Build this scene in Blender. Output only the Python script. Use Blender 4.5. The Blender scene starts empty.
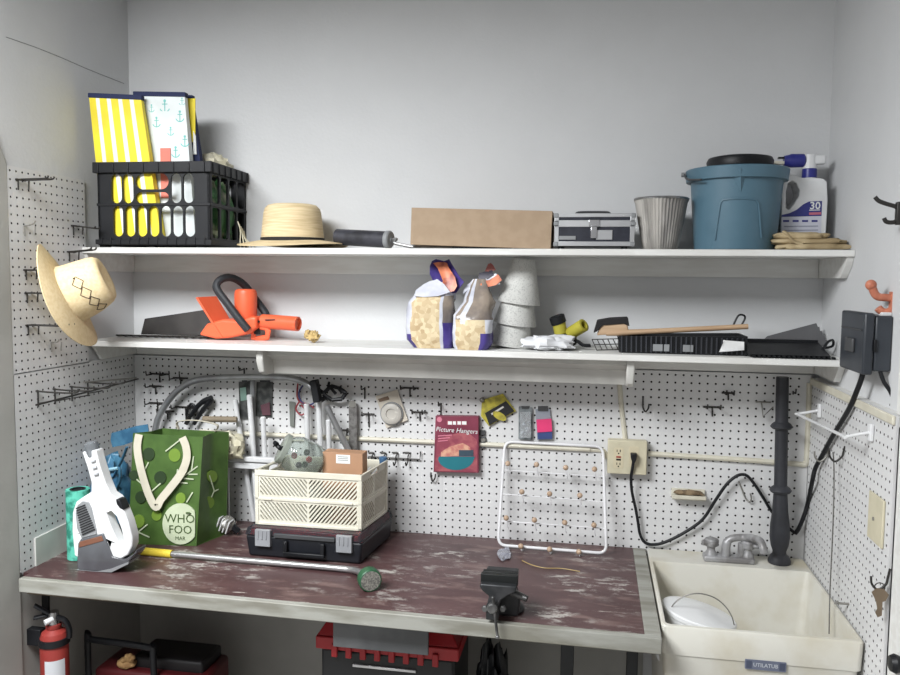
import bpy, bmesh, math, random
from mathutils import Vector, Matrix, Euler, Quaternion
random.seed(7)
S = 0.0254                       # everything below is measured in inches; S turns inches into metres
SC = bpy.context.scene
COL = SC.collection
PI = math.pi
R = math.radians

# ------------------------------------------------------------------ camera (solved from the 1-inch pegboard grid)
CAM = Vector((19.508, -105.133, 71.349))
FPX = 792.506
YAW, PITCH, ROLL = -0.17996, -0.0766, 0.0098
def cam_axes():
    cy, sy, cp, sp = math.cos(YAW), math.sin(YAW), math.cos(PITCH), math.sin(PITCH)
    f = Vector((sy*cp, cy*cp, sp)); r0 = Vector((cy, -sy, 0)); u0 = r0.cross(f)
    r = math.cos(ROLL)*r0 + math.sin(ROLL)*u0
    u = -math.sin(ROLL)*r0 + math.cos(ROLL)*u0
    return r, u, f
AX_R, AX_U, AX_F = cam_axes()
def on(axis, val, px, py):
    """survey helper: the point of a real plane (x, y or z = val) seen at a photo position"""
    d = AX_R*((px-450)/FPX) + AX_U*((337.5-py)/FPX) + AX_F
    i = 'xyz'.index(axis)
    t = (val-CAM[i])/d[i]
    return CAM + d*t
cam = bpy.data.cameras.new('camera'); camo = bpy.data.objects.new('camera', cam); COL.objects.link(camo)
cam.sensor_width = 36; cam.lens = FPX/900*36; cam.clip_start = 0.05; cam.clip_end = 50
mw = Matrix(((AX_R.x, AX_U.x, -AX_F.x), (AX_R.y, AX_U.y, -AX_F.y), (AX_R.z, AX_U.z, -AX_F.z))).to_4x4()
mw.translation = CAM*S
camo.matrix_world = mw
SC.camera = camo

# ------------------------------------------------------------------ materials
def lin(c):
    c = c/255
    return c/12.92 if c <= .04045 else ((c+.055)/1.055)**2.4
def col(rgb): return (lin(rgb[0]), lin(rgb[1]), lin(rgb[2]), 1)
MATS = {}
def mat(name, rgb, rough=.5, metal=0, rgb2=None, scale=8, lo=.4, hi=.6, detail=3, bump=0, bscale=60, alpha=1, trans=0, ior=1.45, stretch=None, coat=0, spec=None, tex='noise'):
    if name in MATS: return MATS[name]
    m = bpy.data.materials.new(name); m.use_nodes = True
    nt = m.node_tree; b = nt.nodes['Principled BSDF']
    b.inputs['Base Color'].default_value = col(rgb); b.inputs['Roughness'].default_value = rough
    b.inputs['Metallic'].default_value = metal; b.inputs['Alpha'].default_value = alpha
    b.inputs['Transmission Weight'].default_value = trans; b.inputs['IOR'].default_value = ior
    b.inputs['Coat Weight'].default_value = coat
    if spec is not None: b.inputs['Specular IOR Level'].default_value = spec
    tc = nt.nodes.new('ShaderNodeTexCoord'); src = tc.outputs['Object']
    if stretch:
        mp = nt.nodes.new('ShaderNodeMapping'); mp.inputs['Scale'].default_value = stretch
        nt.links.new(src, mp.inputs['Vector']); src = mp.outputs['Vector']
    if rgb2 is None:
        rgb2 = tuple(max(0, min(255, c*.93)) for c in rgb)
    if tex == 'noise':
        n = nt.nodes.new('ShaderNodeTexNoise'); n.inputs['Scale'].default_value = scale; n.inputs['Detail'].default_value = detail
        fac = n.outputs['Fac']
    elif tex == 'voronoi':
        n = nt.nodes.new('ShaderNodeTexVoronoi'); n.inputs['Scale'].default_value = scale; fac = n.outputs['Color']
    elif tex == 'wave':
        n = nt.nodes.new('ShaderNodeTexWave'); n.inputs['Scale'].default_value = scale; n.inputs['Distortion'].default_value = detail; fac = n.outputs['Fac']
    nt.links.new(src, n.inputs['Vector'])
    cr = nt.nodes.new('ShaderNodeValToRGB')
    cr.color_ramp.elements[0].position = lo; cr.color_ramp.elements[1].position = hi
    cr.color_ramp.elements[0].color = col(rgb); cr.color_ramp.elements[1].color = col(rgb2)
    nt.links.new(fac, cr.inputs['Fac']); nt.links.new(cr.outputs['Color'], b.inputs['Base Color'])
    if bump:
        n2 = nt.nodes.new('ShaderNodeTexNoise'); n2.inputs['Scale'].default_value = bscale; n2.inputs['Detail'].default_value = 4
        nt.links.new(src, n2.inputs['Vector'])
        bp = nt.nodes.new('ShaderNodeBump'); bp.inputs['Strength'].default_value = bump; bp.inputs['Distance'].default_value = .002
        nt.links.new(n2.outputs['Fac'], bp.inputs['Height']); nt.links.new(bp.outputs['Normal'], b.inputs['Normal'])
    MATS[name] = m
    return m

# ------------------------------------------------------------------ mesh builder
def cr_spline(pts, k=6, closed=False):
    P = [Vector(p) for p in pts]; n = len(P); out = []
    rng = range(n) if closed else range(n-1)
    for i in rng:
        if closed: a, b, c, d = P[(i-1) % n], P[i], P[(i+1) % n], P[(i+2) % n]
        else: a, b, c, d = P[max(i-1, 0)], P[i], P[i+1], P[min(i+2, n-1)]
        for j in range(k):
            t = j/k
            out.append(.5*((2*b)+(c-a)*t+(2*a-5*b+4*c-d)*t*t+(3*b-a-3*c+d)*t**3))
    if not closed: out.append(P[-1])
    return out
def align(d):
    return Vector((0, 0, 1)).rotation_difference(Vector(d).normalized()).to_matrix().to_4x4()
def rotz(a, c=(0, 0, 0)):
    return Matrix.Translation(c) @ Matrix.Rotation(R(a), 4, 'Z') @ Matrix.Translation(-Vector(c))
def rot(a, axis, c=(0, 0, 0)):
    return Matrix.Translation(c) @ Matrix.Rotation(R(a), 4, axis) @ Matrix.Translation(-Vector(c))
class MB:
    def __init__(s, X=None): s.v = []; s.f = []; s.m = []; s.X = X or Matrix()
    def add(s, vs, fs, mi=0):
        b = len(s.v); X = s.X
        s.v += [X @ Vector(p) for p in vs]
        for f in fs: s.f.append([b+i for i in f]); s.m.append(mi)
        return s
    def box(s, x0, x1, y0, y1, z0, z1, mi=0):
        v = [(x, y, z) for z in (z0, z1) for y in (y0, y1) for x in (x0, x1)]
        return s.add(v, [(0, 2, 3, 1), (4, 5, 7, 6), (0, 1, 5, 4), (2, 6, 7, 3), (0, 4, 6, 2), (1, 3, 7, 5)], mi)
    def hexa(s, lo, hi, mi=0):
        """solid between two quads (each 4 points, counter-clockwise seen from above)"""
        v = list(lo)+list(hi)
        return s.add(v, [(3, 2, 1, 0), (4, 5, 6, 7), (0, 1, 5, 4), (1, 2, 6, 5), (2, 3, 7, 6), (3, 0, 4, 7)], mi)
    def bar(s, p0, p1, w, h, up=(0, 0, 1), mi=0):
        p0, p1 = Vector(p0), Vector(p1); d = (p1-p0).normalized(); u = Vector(up)
        sx = d.cross(u).normalized()*(w/2); sz = sx.cross(d).normalized()*(h/2)
        q = lambda p: [p-sx-sz, p+sx-sz, p+sx+sz, p-sx+sz]
        return s.add(q(p0)+q(p1), [(0, 1, 2, 3), (7, 6, 5, 4), (0, 4, 5, 1), (1, 5, 6, 2), (2, 6, 7, 3), (3, 7, 4, 0)], mi)
    def tube(s, pts, r, n=8, closed=False, mi=0, flat=None):
        P = [Vector(p) for p in pts]; N = len(P)
        rr = r if isinstance(r, (list, tuple)) else [r]*N
        tan = []
        for i in range(N):
            a = P[(i-1) % N] if (closed or i) else P[0]; b = P[(i+1) % N] if (closed or i < N-1) else P[-1]
            t = b-a
            tan.append(t.normalized() if t.length > 1e-9 else Vector((0, 0, 1)))
        t0 = tan[0]; u = t0.cross(Vector((0, 0, 1)))
        if u.length < .05: u = t0.cross(Vector((1, 0, 0)))
        u.normalize(); vs = []; prev = t0
        for i in range(N):
            u = prev.rotation_difference(tan[i]) @ u; prev = tan[i]
            u = (u-tan[i]*u.dot(tan[i])).normalized(); w = tan[i].cross(u)
            for k in range(n):
                a = 2*PI*k/n
                fl = flat or (1, 1)
                vs.append(P[i]+(u*math.cos(a)*fl[0]+w*math.sin(a)*fl[1])*rr[i])
        fs = []
        for i in range(N if closed else N-1):
            j = (i+1) % N
            for k in range(n):
                l = (k+1) % n
                fs.append((i*n+k, i*n+l, j*n+l, j*n+k))
        if not closed: fs += [tuple(range(n-1, -1, -1)), tuple((N-1)*n+k for k in range(n))]
        return s.add(vs, fs, mi)
    def cyl(s, p0, p1, r0, r1=None, n=20, mi=0):
        return s.tube([p0, p1], [r0, r0 if r1 is None else r1], n, mi=mi)
    def lathe(s, prof, c=(0, 0, 0), d=(0, 0, 1), n=32, mi=0, sx=1, sy=1, closed=False, wob=None):
        A = Matrix.Translation(c) @ align(d); vs = []
        for r, z in prof:
            for k in range(n):
                a = 2*PI*k/n; w = wob(a, z) if wob else 1
                vs.append(A @ Vector((r*math.cos(a)*sx*w, r*math.sin(a)*sy*w, z)))
        fs = []; N = len(prof)
        for i in range(N if closed else N-1):
            j = (i+1) % N
            for k in range(n):
                l = (k+1) % n
                fs.append((i*n+k, i*n+l, j*n+l, j*n+k))
        if not closed:
            if prof[0][0] > 1e-6: fs.append(tuple(range(n-1, -1, -1)))
            if prof[-1][0] > 1e-6: fs.append(tuple((N-1)*n+k for k in range(n)))
        return s.add(vs, fs, mi)
    def ball(s, c, r, n=16, m=10, mi=0, sx=1, sy=1, sz=1):
        pr = [(max(1e-7, r*math.sin(PI*i/m)), -r*math.cos(PI*i/m)*sz) for i in range(m+1)]
        return s.lathe(pr, c, (0, 0, 1), n, mi, sx, sy)
    def prism(s, poly, fn, a, b, mi=0):
        """2-D outline extruded from a to b; fn(u, w, d) gives the 3-D point"""
        n = len(poly); ar = sum(poly[i][0]*poly[(i+1) % n][1]-poly[(i+1) % n][0]*poly[i][1] for i in range(n))
        if ar < 0: poly = poly[::-1]
        vs = [fn(u, w, a) for u, w in poly]+[fn(u, w, b) for u, w in poly]
        fs = [tuple(range(n-1, -1, -1)), tuple(range(n, 2*n))]+[(i, (i+1) % n, n+(i+1) % n, n+i) for i in range(n)]
        return s.add(vs, fs, mi)
    def sheet(s, grid, th=0, mi=0, closed=False):
        """grid of points (rows of equal length), optional thickness along the vertex normals"""
        nr, nc = len(grid), len(grid[0]); G = [[Vector(p) for p in r] for r in grid]
        def nrm(i, j):
            if closed: a = G[i][(j+1) % nc]-G[i][(j-1) % nc]
            else: a = G[i][min(j+1, nc-1)]-G[i][max(j-1, 0)]
            b = G[min(i+1, nr-1)][j]-G[max(i-1, 0)][j]
            c = a.cross(b)
            return c.normalized() if c.length > 1e-9 else Vector((0, 0, 1))
        vs = [G[i][j] for i in range(nr) for j in range(nc)]
        q = lambda i, j: i*nc+(j % nc)
        cols = nc if closed else nc-1
        fs = [(q(i, j), q(i, j+1), q(i+1, j+1), q(i+1, j)) for i in range(nr-1) for j in range(cols)]
        if th:
            o = nr*nc; vs = vs+[G[i][j]-nrm(i, j)*th for i in range(nr) for j in range(nc)]
            fs += [tuple(reversed([k+o for k in f])) for f in list(fs)]
            for j in range(cols):
                fs.append((q(0, j+1), q(0, j), q(0, j)+o, q(0, j+1)+o)); fs.append((q(nr-1, j), q(nr-1, j+1), q(nr-1, j+1)+o, q(nr-1, j)+o))
            if not closed:
                for i in range(nr-1):
                    fs.append((q(i, 0), q(i+1, 0), q(i+1, 0)+o, q(i, 0)+o)); fs.append((q(i+1, nc-1), q(i, nc-1), q(i, nc-1)+o, q(i+1, nc-1)+o))
        return s.add(vs, fs, mi)
    def build(s, name, mats, parent=None, base=None, smooth=35, bev=0, seg=2, sub=0, fix=False):
        if parent is not None: base = Vector(parent['_b'])
        elif base is None:
            xs = [p.x for p in s.v]; ys = [p.y for p in s.v]; zs = [p.z for p in s.v]
            base = Vector(((min(xs)+max(xs))/2, (min(ys)+max(ys))/2, min(zs)))
        base = Vector(base)
        me = bpy.data.meshes.new(name)
        me.from_pydata([tuple((p-base)*S) for p in s.v], [], s.f)
        if not isinstance(mats, (list, tuple)): mats = [mats]
        for m in mats: me.materials.append(m)
        me.polygons.foreach_set('material_index', s.m)
        if fix:
            bm = bmesh.new(); bm.from_mesh(me); bmesh.ops.recalc_face_normals(bm, faces=bm.faces); bm.to_mesh(me); bm.free()
        if smooth:
            me.polygons.foreach_set('use_smooth', [True]*len(me.polygons)); me.set_sharp_from_angle(angle=R(smooth))
        me.update()
        o = bpy.data.objects.new(name, me); COL.objects.link(o)
        if parent is not None: o.parent = parent
        else: o.location = base*S
        o['_b'] = tuple(base)
        if bev:
            md = o.modifiers.new('bevel', 'BEVEL'); md.width = bev*S; md.segments = seg; md.limit_method = 'ANGLE'; md.angle_limit = R(40)
        if sub:
            md = o.modifiers.new('subdivision', 'SUBSURF'); md.levels = sub; md.render_levels = sub
        return o
def thing(name, label, cat, base, group=None):
    o = bpy.data.objects.new(name, None); COL.objects.link(o); o.location = Vector(base)*S; o['_b'] = tuple(base)
    o.empty_display_size = .02
    o['label'] = label; o['category'] = cat
    if group: o['group'] = group
    return o
def tag(o, label, cat, group=None, kind=None):
    o['label'] = label; o['category'] = cat
    if group: o['group'] = group
    if kind: o['kind'] = kind
    return o
def struct(o): o['kind'] = 'structure'; return o
def text(mb, body, fn, size, mi=0, bold=0):
    """writing as flat letters: fn(u, w) maps letter inches to the surface; size = letter height"""
    cu = bpy.data.curves.new('t', 'FONT'); cu.body = body; cu.size = 1; cu.align_x = 'CENTER'; cu.align_y = 'CENTER'; cu.offset = bold; cu.resolution_u = 2
    o = bpy.data.objects.new('t', cu); COL.objects.link(o)
    bpy.context.view_layer.update()
    me = bpy.data.meshes.new_from_object(o.evaluated_get(bpy.context.evaluated_depsgraph_get()))
    k = size/.7
    mb.add([fn(v.co.x*k, v.co.y*k) for v in me.vertices], [list(p.vertices) for p in me.polygons], mi)
    bpy.data.objects.remove(o); bpy.data.curves.remove(cu); bpy.data.meshes.remove(me)
XZ = lambda y: (lambda u, w, d=0: Vector((u, y+d, w)))      # outline drawn on a wall-parallel plane, depth along +y
XY = lambda z: (lambda u, w, d=0: Vector((u, w, z+d)))
YZ = lambda x: (lambda u, w, d=0: Vector((x+d, u, w)))
# ================================================================== the setting
WALL = mat('wall_paint', (207, 208, 209), .75, rgb2=(205, 206, 207), scale=6, bump=.3, bscale=90)
PEG = mat('pegboard_white', (213, 213, 213), .45, rgb2=(208, 208, 208), scale=5)
HARD = mat('hardboard_brown', (44, 38, 34), .8)
WOODW = mat('white_painted_wood', (222, 222, 219), .5, rgb2=(214, 213, 209), scale=7, stretch=(1, 6, 6))
CREAM = mat('cream_paint', (208, 204, 188), .5, rgb2=(200, 195, 178), scale=20)
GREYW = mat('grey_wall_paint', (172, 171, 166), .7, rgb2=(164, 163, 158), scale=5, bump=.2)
CONC = mat('concrete_floor', (168, 165, 160), .7, rgb2=(150, 147, 142), scale=4, bump=.3)
XL, XR = -46.9, 47.5
CEIL = 114
def wall(name, b, m):
    o = MB().box(*b).build(name, m, smooth=0); return struct(o)
wall('floor', (-60, 60, -190, 2, -2, 0), CONC)
wall('wall_back', (-60, 60, .75, 4, 0, CEIL), WALL)
wall('wall_left', (-51, XL, -34, .75, 0, CEIL), WALL)
wall('wall_right', (XR, 51, -34, .75, 0, CEIL), WALL)
wall('wall_right', (XR+3, 56, -190, -34, 0, CEIL), mat('added_wall_dark', (96, 94, 92), .8))  # unseen dark wall, added to keep bounced light off the left wall
wall('ceiling', (-60, 60, -190, 4, CEIL, CEIL+3), mat('ceiling_white', (190, 190, 190), .8))
# casing at the open end of the left wall, bevelled at its top
mb = MB(); mb.prism([(-24.45, 0), (-24.45, 83.6), (-26.2, 87.4), (-29.5, 90), (-29.5, 0)], YZ(XL), 0, .4)
struct(mb.build('trim_1', GREYW, bev=.1))
# casing at the open end of the right wall
mb = MB(); mb.box(46.7, XR, -33, -28.75, 0, 69); mb.box(46.7, XR, -28.8, -27.7, 59.3, 69)
struct(mb.build('trim_2', WOODW, bev=.1))
# hairline crack on the left wall is part of the paint: a thin raised paint seam
mb = MB(); a = [on('x', XL+.02, px, py) for px, py in ((6, 37), (35, 47), (60, 57), (85, 68), (105, 76), (124, 83.5))]
mb.tube(a, .035, 4); b = [on('y', .73, px, py) for px, py in ((127.5, 0), (127.5, 24))]
struct(mb.build('trim_3', mat('wall_seam', (120, 120, 120), .9)))

# ------------------------------------------------------------------ pegboards (real holes, one inch apart)
def pegboard(U0, U1, ua, ub, W0, W1, wa, wb, fn, r=.138, th=.25):
    mb = MB(); V = []; F = []; MI = []
    nu = int(round(ub-ua)); nw = int(round(wb-wa))
    oc = [(math.cos(PI/4*k), math.sin(PI/4*k)) for k in range(8)]
    sq = [(.5, 0), (.5, .5), (0, .5), (-.5, .5), (-.5, 0), (-.5, -.5), (0, -.5), (.5, -.5)]
    for i in range(nu+1):
        for j in range(nw+1):
            cu, cw = ua+i, wa+j; b = len(V)
            V += [fn(cu+x, cw+y, 0) for x, y in sq]+[fn(cu+r*x, cw+r*y, 0) for x, y in oc]+[fn(cu+r*x, cw+r*y, th) for x, y in oc]
            for k in range(8):
                l = (k+1) % 8
                F.append((b+k, b+l, b+8+l, b+8+k)); MI.append(0)
                F.append((b+8+k, b+8+l, b+16+l, b+16+k)); MI.append(1)
    mb.add(V, F); mb.m = MI
    def q(a0, a1, b0, b1, d, mi):
        if a1-a0 > 1e-4 and b1-b0 > 1e-4: mb.add([fn(a0, b0, d), fn(a1, b0, d), fn(a1, b1, d), fn(a0, b1, d)], [(0, 1, 2, 3)], mi)
    q(U0, ua-.5, W0, W1, 0, 0); q(ub+.5, U1, W0, W1, 0, 0); q(ua-.5, ub+.5, W0, wa-.5, 0, 0); q(ua-.5, ub+.5, wb+.5, W1, 0, 0)
    q(U0, U1, W0, W1, th, 1)
    for a0, b0, a1, b1 in ((U0, W0, U1, W0), (U1, W0, U1, W1), (U1, W1, U0, W1), (U0, W1, U0, W0)):
        mb.add([fn(a0, b0, 0), fn(a1, b1, 0), fn(a1, b1, th), fn(a0, b0, th)], [(0, 1, 2, 3)], 0)
    return mb
fb = lambda u, w, d: Vector((u, d, w))
fl = lambda u, w, d: Vector((-46.55-d, u, w))
fr = lambda u, w, d: Vector((46.5+d, u, w))
tag(pegboard(-46.5, -.48, -45, -1, 35.3, 59.5, 36, 59, fb).build('pegboard', [PEG, HARD], smooth=0), 'white pegboard panel on the back wall behind the bag and crate, left of the seam', 'pegboard')
tag(pegboard(-.45, 46.45, 0, 45, 30, 59.5, 31, 59, fb).build('pegboard', [PEG, HARD], smooth=0), 'white pegboard panel on the back wall behind the sink, right of the seam', 'pegboard')
tag(pegboard(-24.4, -10.5, -23.98, -10.98, 59.75, 83.5, 59.98, 82.98, fl).build('pegboard', [PEG, HARD], smooth=0), 'tall narrow pegboard panel on the left wall under the hanging straw hat', 'pegboard')
tag(pegboard(-24.3, -.02, -23.555, -.555, 35.9, 59.6, 36.1, 59.1, fl).build('pegboard', [PEG, HARD], smooth=0), 'lower pegboard panel on the left wall beside the hand vacuum', 'pegboard')
tag(pegboard(-28.4, -.02, -27.6, -.6, 31, 59.2, 32, 58, fr).build('pegboard', [PEG, HARD], smooth=0), 'pegboard panel on the right wall above the sink', 'pegboard')
# packing strip the right pegboard is screwed to, with cream trim round its face
mb = MB(); mb.box(46.76, XR-.01, -28.4, -.02, 58.2, 59.2)
struct(mb.build('trim_4', WOODW))
mb = MB(); mb.box(46.2, 46.5, -28.3, -.3, 58.35, 59.2)
struct(mb.build('trim_5', CREAM, bev=.1))
# painted strip without holes low on the left pegboard
a = on('x', -46.5, 33, 567); mb = MB()
mb.prism([(-21.9, 35.85), (-21.9, 39.3), (-1, 39.6), (-1, 35.85)], YZ(-46.54), 0, .2)
struct(mb.build('baseboard_left', mat('patch_paint', (205, 206, 200), .6)))

# ------------------------------------------------------------------ shelves
def shelf(name, label, z0, z1, x0, x1):
    t = thing(name, label, 'shelf', ((x0+x1)/2, -5.5, z0))
    n = 40
    MB().box(x0, x1, -11.3, .74, z0, z1).build('board', WOODW, t, bev=.08)
    return t
ut = shelf('wall_shelf', 'upper white painted wall shelf carrying the milk crate and blue bucket', 73.95, 74.72, XL+.02, XR-.02)
MB().box(XL+.8, XR-.8, -.02, .74, 71.6, 73.95).build('back_cleat', WOODW, ut, bev=.06)
for x0, x1 in ((XL+.02, XL+.77), (XR-.77, XR-.02)):
    MB().prism([(.74, 73.95), (-11, 73.95), (-10.6, 73), (-8.9, 71.6), (.74, 71.6)], YZ(x0), 0, x1-x0).build('side_cleat', WOODW, ut, bev=.06)
lt = shelf('wall_shelf', 'lower white painted wall shelf carrying the orange hedge trimmer', 61.75, 62.5, XL+.02, XR-.02)
MB().box(XL+.8, XR-.8, 0, .74, 59.65, 61.75).build('back_cleat', WOODW, lt, bev=.06)
for x0, x1 in ((XL+.38, XL+.77), (XR-.77, XR-.02)):
    MB().prism([(.74, 61.75), (-10, 61.75), (-8.2, 59.7), (.74, 59.7)], YZ(x0), 0, x1-x0).build('side_cleat', WOODW, lt, bev=.06)
# old strip-light hood under the lower shelf
t = thing('strip_light', 'white under-shelf strip light hood with rounded end caps, switched off', 'light fixture', (1, -5, 58.3))
HOOD = mat('hood_enamel', (208, 207, 202), .4)
sec = [(-2.6, 61.74), (-8.9, 61.74), (-9.0, 61.0), (-7.2, 60.2), (-6.6, 58.35), (-6.2, 58.35), (-2.6, 60.6)]
MB().prism(sec, YZ(-22.2), 0, 45.6).build('hood', HOOD, t, bev=.05)
for x in (-23, 23.4):
    MB().prism([(-2.4, 61.74), (-10.3, 61.74), (-10.3, 60.3), (-9.6, 58.9), (-8.6, 58.4), (-6, 58.4), (-2.4, 60.3)], YZ(x), 0, .95).build('end_cap', HOOD, t, bev=.2, seg=3)

# ------------------------------------------------------------------ workbench
BZ = 35.85
t = thing('workbench', 'long workbench with worn maroon painted top and grey front edge', 'workbench', (-9.5, -13, 0))
def bench_paint():
    m = bpy.data.materials.new('worn_maroon_paint'); m.use_nodes = True; nt = m.node_tree; b = nt.nodes['Principled BSDF']
    tc = nt.nodes.new('ShaderNodeTexCoord'); src = tc.outputs['Object']
    def noise(scale, detail, st, rough=.6):
        mp = nt.nodes.new('ShaderNodeMapping'); mp.inputs['Scale'].default_value = st; nt.links.new(src, mp.inputs['Vector'])
        n = nt.nodes.new('ShaderNodeTexNoise'); n.inputs['Scale'].default_value = scale; n.inputs['Detail'].default_value = detail; n.inputs['Roughness'].default_value = rough
        nt.links.new(mp.outputs['Vector'], n.inputs['Vector']); return n.outputs['Fac']
    def ramp(f, a, b_):
        r = nt.nodes.new('ShaderNodeMapRange'); r.inputs['From Min'].default_value = a; r.inputs['From Max'].default_value = b_; nt.links.new(f, r.inputs['Value']); return r.outputs['Result']
    def mix(f, c1, c2):
        r = nt.nodes.new('ShaderNodeMix'); r.data_type = 'RGBA'; nt.links.new(f, r.inputs['Factor'])
        for k, c in (('A', c1), ('B', c2)):
            s_ = [i for i in r.inputs if i.name == k and i.type == 'RGBA'][0]
            if isinstance(c, tuple): s_.default_value = c
            else: nt.links.new(c, s_)
        return [o for o in r.outputs if o.type == 'RGBA'][0]
    def mul(a, b_):
        r = nt.nodes.new('ShaderNodeMath'); r.operation = 'MULTIPLY'; nt.links.new(a, r.inputs[0]); nt.links.new(b_, r.inputs[1]); return r.outputs[0]
    c = mix(ramp(noise(3, 5, (1, 2.5, 1)), .35, .65), col((68, 45, 46)), col((86, 62, 62)))
    c = mix(ramp(noise(9, 6, (.7, 2.2, 1)), .55, .68), c, col((112, 90, 86)))
    big = ramp(noise(3.2, 2, (1, 1.6, 1)), .46, .64)                  # where the paint is worn through
    spots = mul(ramp(noise(24, 8, (.6, 1.3, 1), .75), .52, .6), big)
    c = mix(spots, c, col((176, 172, 166)))
    scr = mul(ramp(noise(60, 6, (.16, 1.6, 1), .7), .63, .68), ramp(noise(2, 2, (1, 1, 1)), .4, .55))
    c = mix(scr, c, col((196, 190, 182)))
    nt.links.new(c, b.inputs['Base Color']); b.inputs['Roughness'].default_value = .42
    return m
MAROON = bench_paint()
EDGE = mat('bench_edge_grey', (152, 152, 145), .5, rgb2=(122, 120, 110), scale=7, detail=8, stretch=(.6, 3, 3))
fy = lambda x: -25.9-(x+46.3)*.013
x0, x1 = -45.6, 25.2
q = lambda z, d=0: [(x0, fy(x0)+d, z), (x1, fy(x1)+d, z), (x1, -.05, z), (x0, -.05, z)]
qs = lambda z: [(-46.45, -24, z), (x0, -24, z), (x0, -.05, z), (-46.45, -.05, z)]
MB().hexa(q(34.4, .9), q(BZ, .9)).hexa(qs(34.4), qs(BZ)).build('bench_top', MAROON, t, smooth=0)
mb = MB(); x2 = 26.85
mb.hexa([(x0, fy(x0), 34.25), (x2, fy(x2), 34.25), (x2, fy(x2)+.88, 34.25), (x0, fy(x0)+.88, 34.25)], [(x0, fy(x0), BZ+.04), (x2, fy(x2), BZ+.04), (x2, fy(x2)+.88, BZ+.04), (x0, fy(x0)+.88, BZ+.04)])
mb.build('front_edge', EDGE, t, bev=.12)
MB().hexa([(x1+.02, fy(x2)+.9, 34.3), (x2, fy(x2)+.9, 34.3), (x2, -.1, 34.3), (x1+.02, -.1, 34.3)], [(x1+.02, fy(x2)+.9, BZ+.03), (x2, fy(x2)+.9, BZ+.03), (x2, -.1, BZ+.03), (x1+.02, -.1, BZ+.03)]).build('side_edge', EDGE, t, bev=.06)
MB().box(x0+.3, x1, -24.9, -23.9, 33.7, 34.35).build('front_rail', mat('rail_wood', (120, 104, 86), .7), t)
DARKW = mat('dark_post_paint', (58, 60, 62), .6)
lx = on('y', -9, 560.5, 660).x
for x in (lx,): MB().box(x, x+1.6, -9, -7.2, 0, 34.4).build('leg', DARKW, t, bev=.1)
MB().box(24.6, 26.0, -5, -3.6, 0, 34.25).build('leg', DARKW, t, bev=.1)
# wall under the bench is painted a duller grey
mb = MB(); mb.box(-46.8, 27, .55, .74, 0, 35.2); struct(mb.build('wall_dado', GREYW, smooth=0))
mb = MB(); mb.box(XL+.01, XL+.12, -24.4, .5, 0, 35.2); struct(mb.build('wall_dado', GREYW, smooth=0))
# ================================================================== shared finishes and small builders
from mathutils import noise as mnoise
BLACKP = mat('black_plastic', (21, 22, 25), .45, rgb2=(28, 29, 32), spec=.35)
NAVY = mat('navy_cloth', (36, 44, 78), .8)
YEL = mat('yellow_print', (238, 216, 52), .55)
WHT = mat('white_print', (232, 234, 232), .55)
STEEL = mat('galvanised_steel', (150, 150, 150), .35, .85, rgb2=(120, 120, 120), scale=30)
CHROME = mat('chrome', (200, 200, 202), .2, 1)
ALU = mat('aluminium', (205, 206, 208), .32, .7)
DKSTEEL = mat('dark_hook_steel', (62, 60, 58), .45, .6)
WHITEP = mat('white_plastic', (226, 227, 228), .35)
GREYP = mat('grey_plastic', (140, 142, 144), .45)
DGREY = mat('dark_grey_plastic', (70, 71, 73), .5)
ORANGE = mat('orange_plastic', (232, 104, 68), .4, rgb2=(226, 98, 62))
RED = mat('red_plastic', (172, 38, 44), .45)
KRAFT = mat('kraft_cardboard', (164, 143, 120), .8, rgb2=(158, 137, 114), scale=30)
STRAW = mat('straw', (222, 202, 164), .75, rgb2=(200, 178, 138), scale=46, lo=.35, hi=.65, stretch=(.25, .25, 4), bump=.3, bscale=40)
STRAW2 = mat('pale_straw', (222, 202, 162), .75, rgb2=(214, 192, 150), scale=90, bump=.3, bscale=120)
TAN = mat('tan_canvas', (184, 166, 132), .85, rgb2=(156, 137, 104), scale=18, bump=.4, bscale=60)
WCLOTH = mat('white_cloth', (222, 223, 226), .85, bump=.2)
CLOTHCR = mat('cream_cloth', (205, 200, 180), .85, rgb2=(182, 176, 152), scale=15, bump=.3)
def curve_plate(outer, holes, fn, d0, d1, mi=0, mb=None, bevel=0):
    """flat plate with real holes: outlines in (u, w), fn(u, w, d) places it"""
    cu = bpy.data.curves.new('c', 'CURVE'); cu.dimensions = '2D'; cu.fill_mode = 'BOTH'; cu.extrude = .5
    for P in [outer]+holes:
        sp = cu.splines.new('POLY'); sp.points.add(len(P)-1); sp.use_cyclic_u = True
        for i, (u, w) in enumerate(P): sp.points[i].co = (u, w, 0, 1)
    o = bpy.data.objects.new('c', cu); COL.objects.link(o); bpy.context.view_layer.update()
    me = bpy.data.meshes.new_from_object(o.evaluated_get(bpy.context.evaluated_depsgraph_get()))
    bm = bmesh.new(); bm.from_mesh(me); bmesh.ops.remove_doubles(bm, verts=bm.verts, dist=1e-4); bmesh.ops.recalc_face_normals(bm, faces=bm.faces); bm.to_mesh(me); bm.free()
    mb = mb or MB()
    mb.add([fn(v.co.x, v.co.y, d0+(d1-d0)*(v.co.z+.5)) for v in me.vertices], [list(p.vertices) for p in me.polygons], mi)
    bpy.data.objects.remove(o); bpy.data.curves.remove(cu); bpy.data.meshes.remove(me)
    return mb
def pill(u0, u1, w0, w1, n=6, r=None):
    r = min(u1-u0, w1-w0)/2 if r is None else r; out = []
    for cx, cy, a in ((u1-r, w1-r, 0), (u0+r, w1-r, 90), (u0+r, w0+r, 180), (u1-r, w0+r, 270)):
        for k in range(n+1):
            t = R(a+90*k/n); out.append((cx+r*math.cos(t), cy+r*math.sin(t)))
    return out
def rect(u0, u1, w0, w1): return [(u0, w0), (u1, w0), (u1, w1), (u0, w1)]
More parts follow.
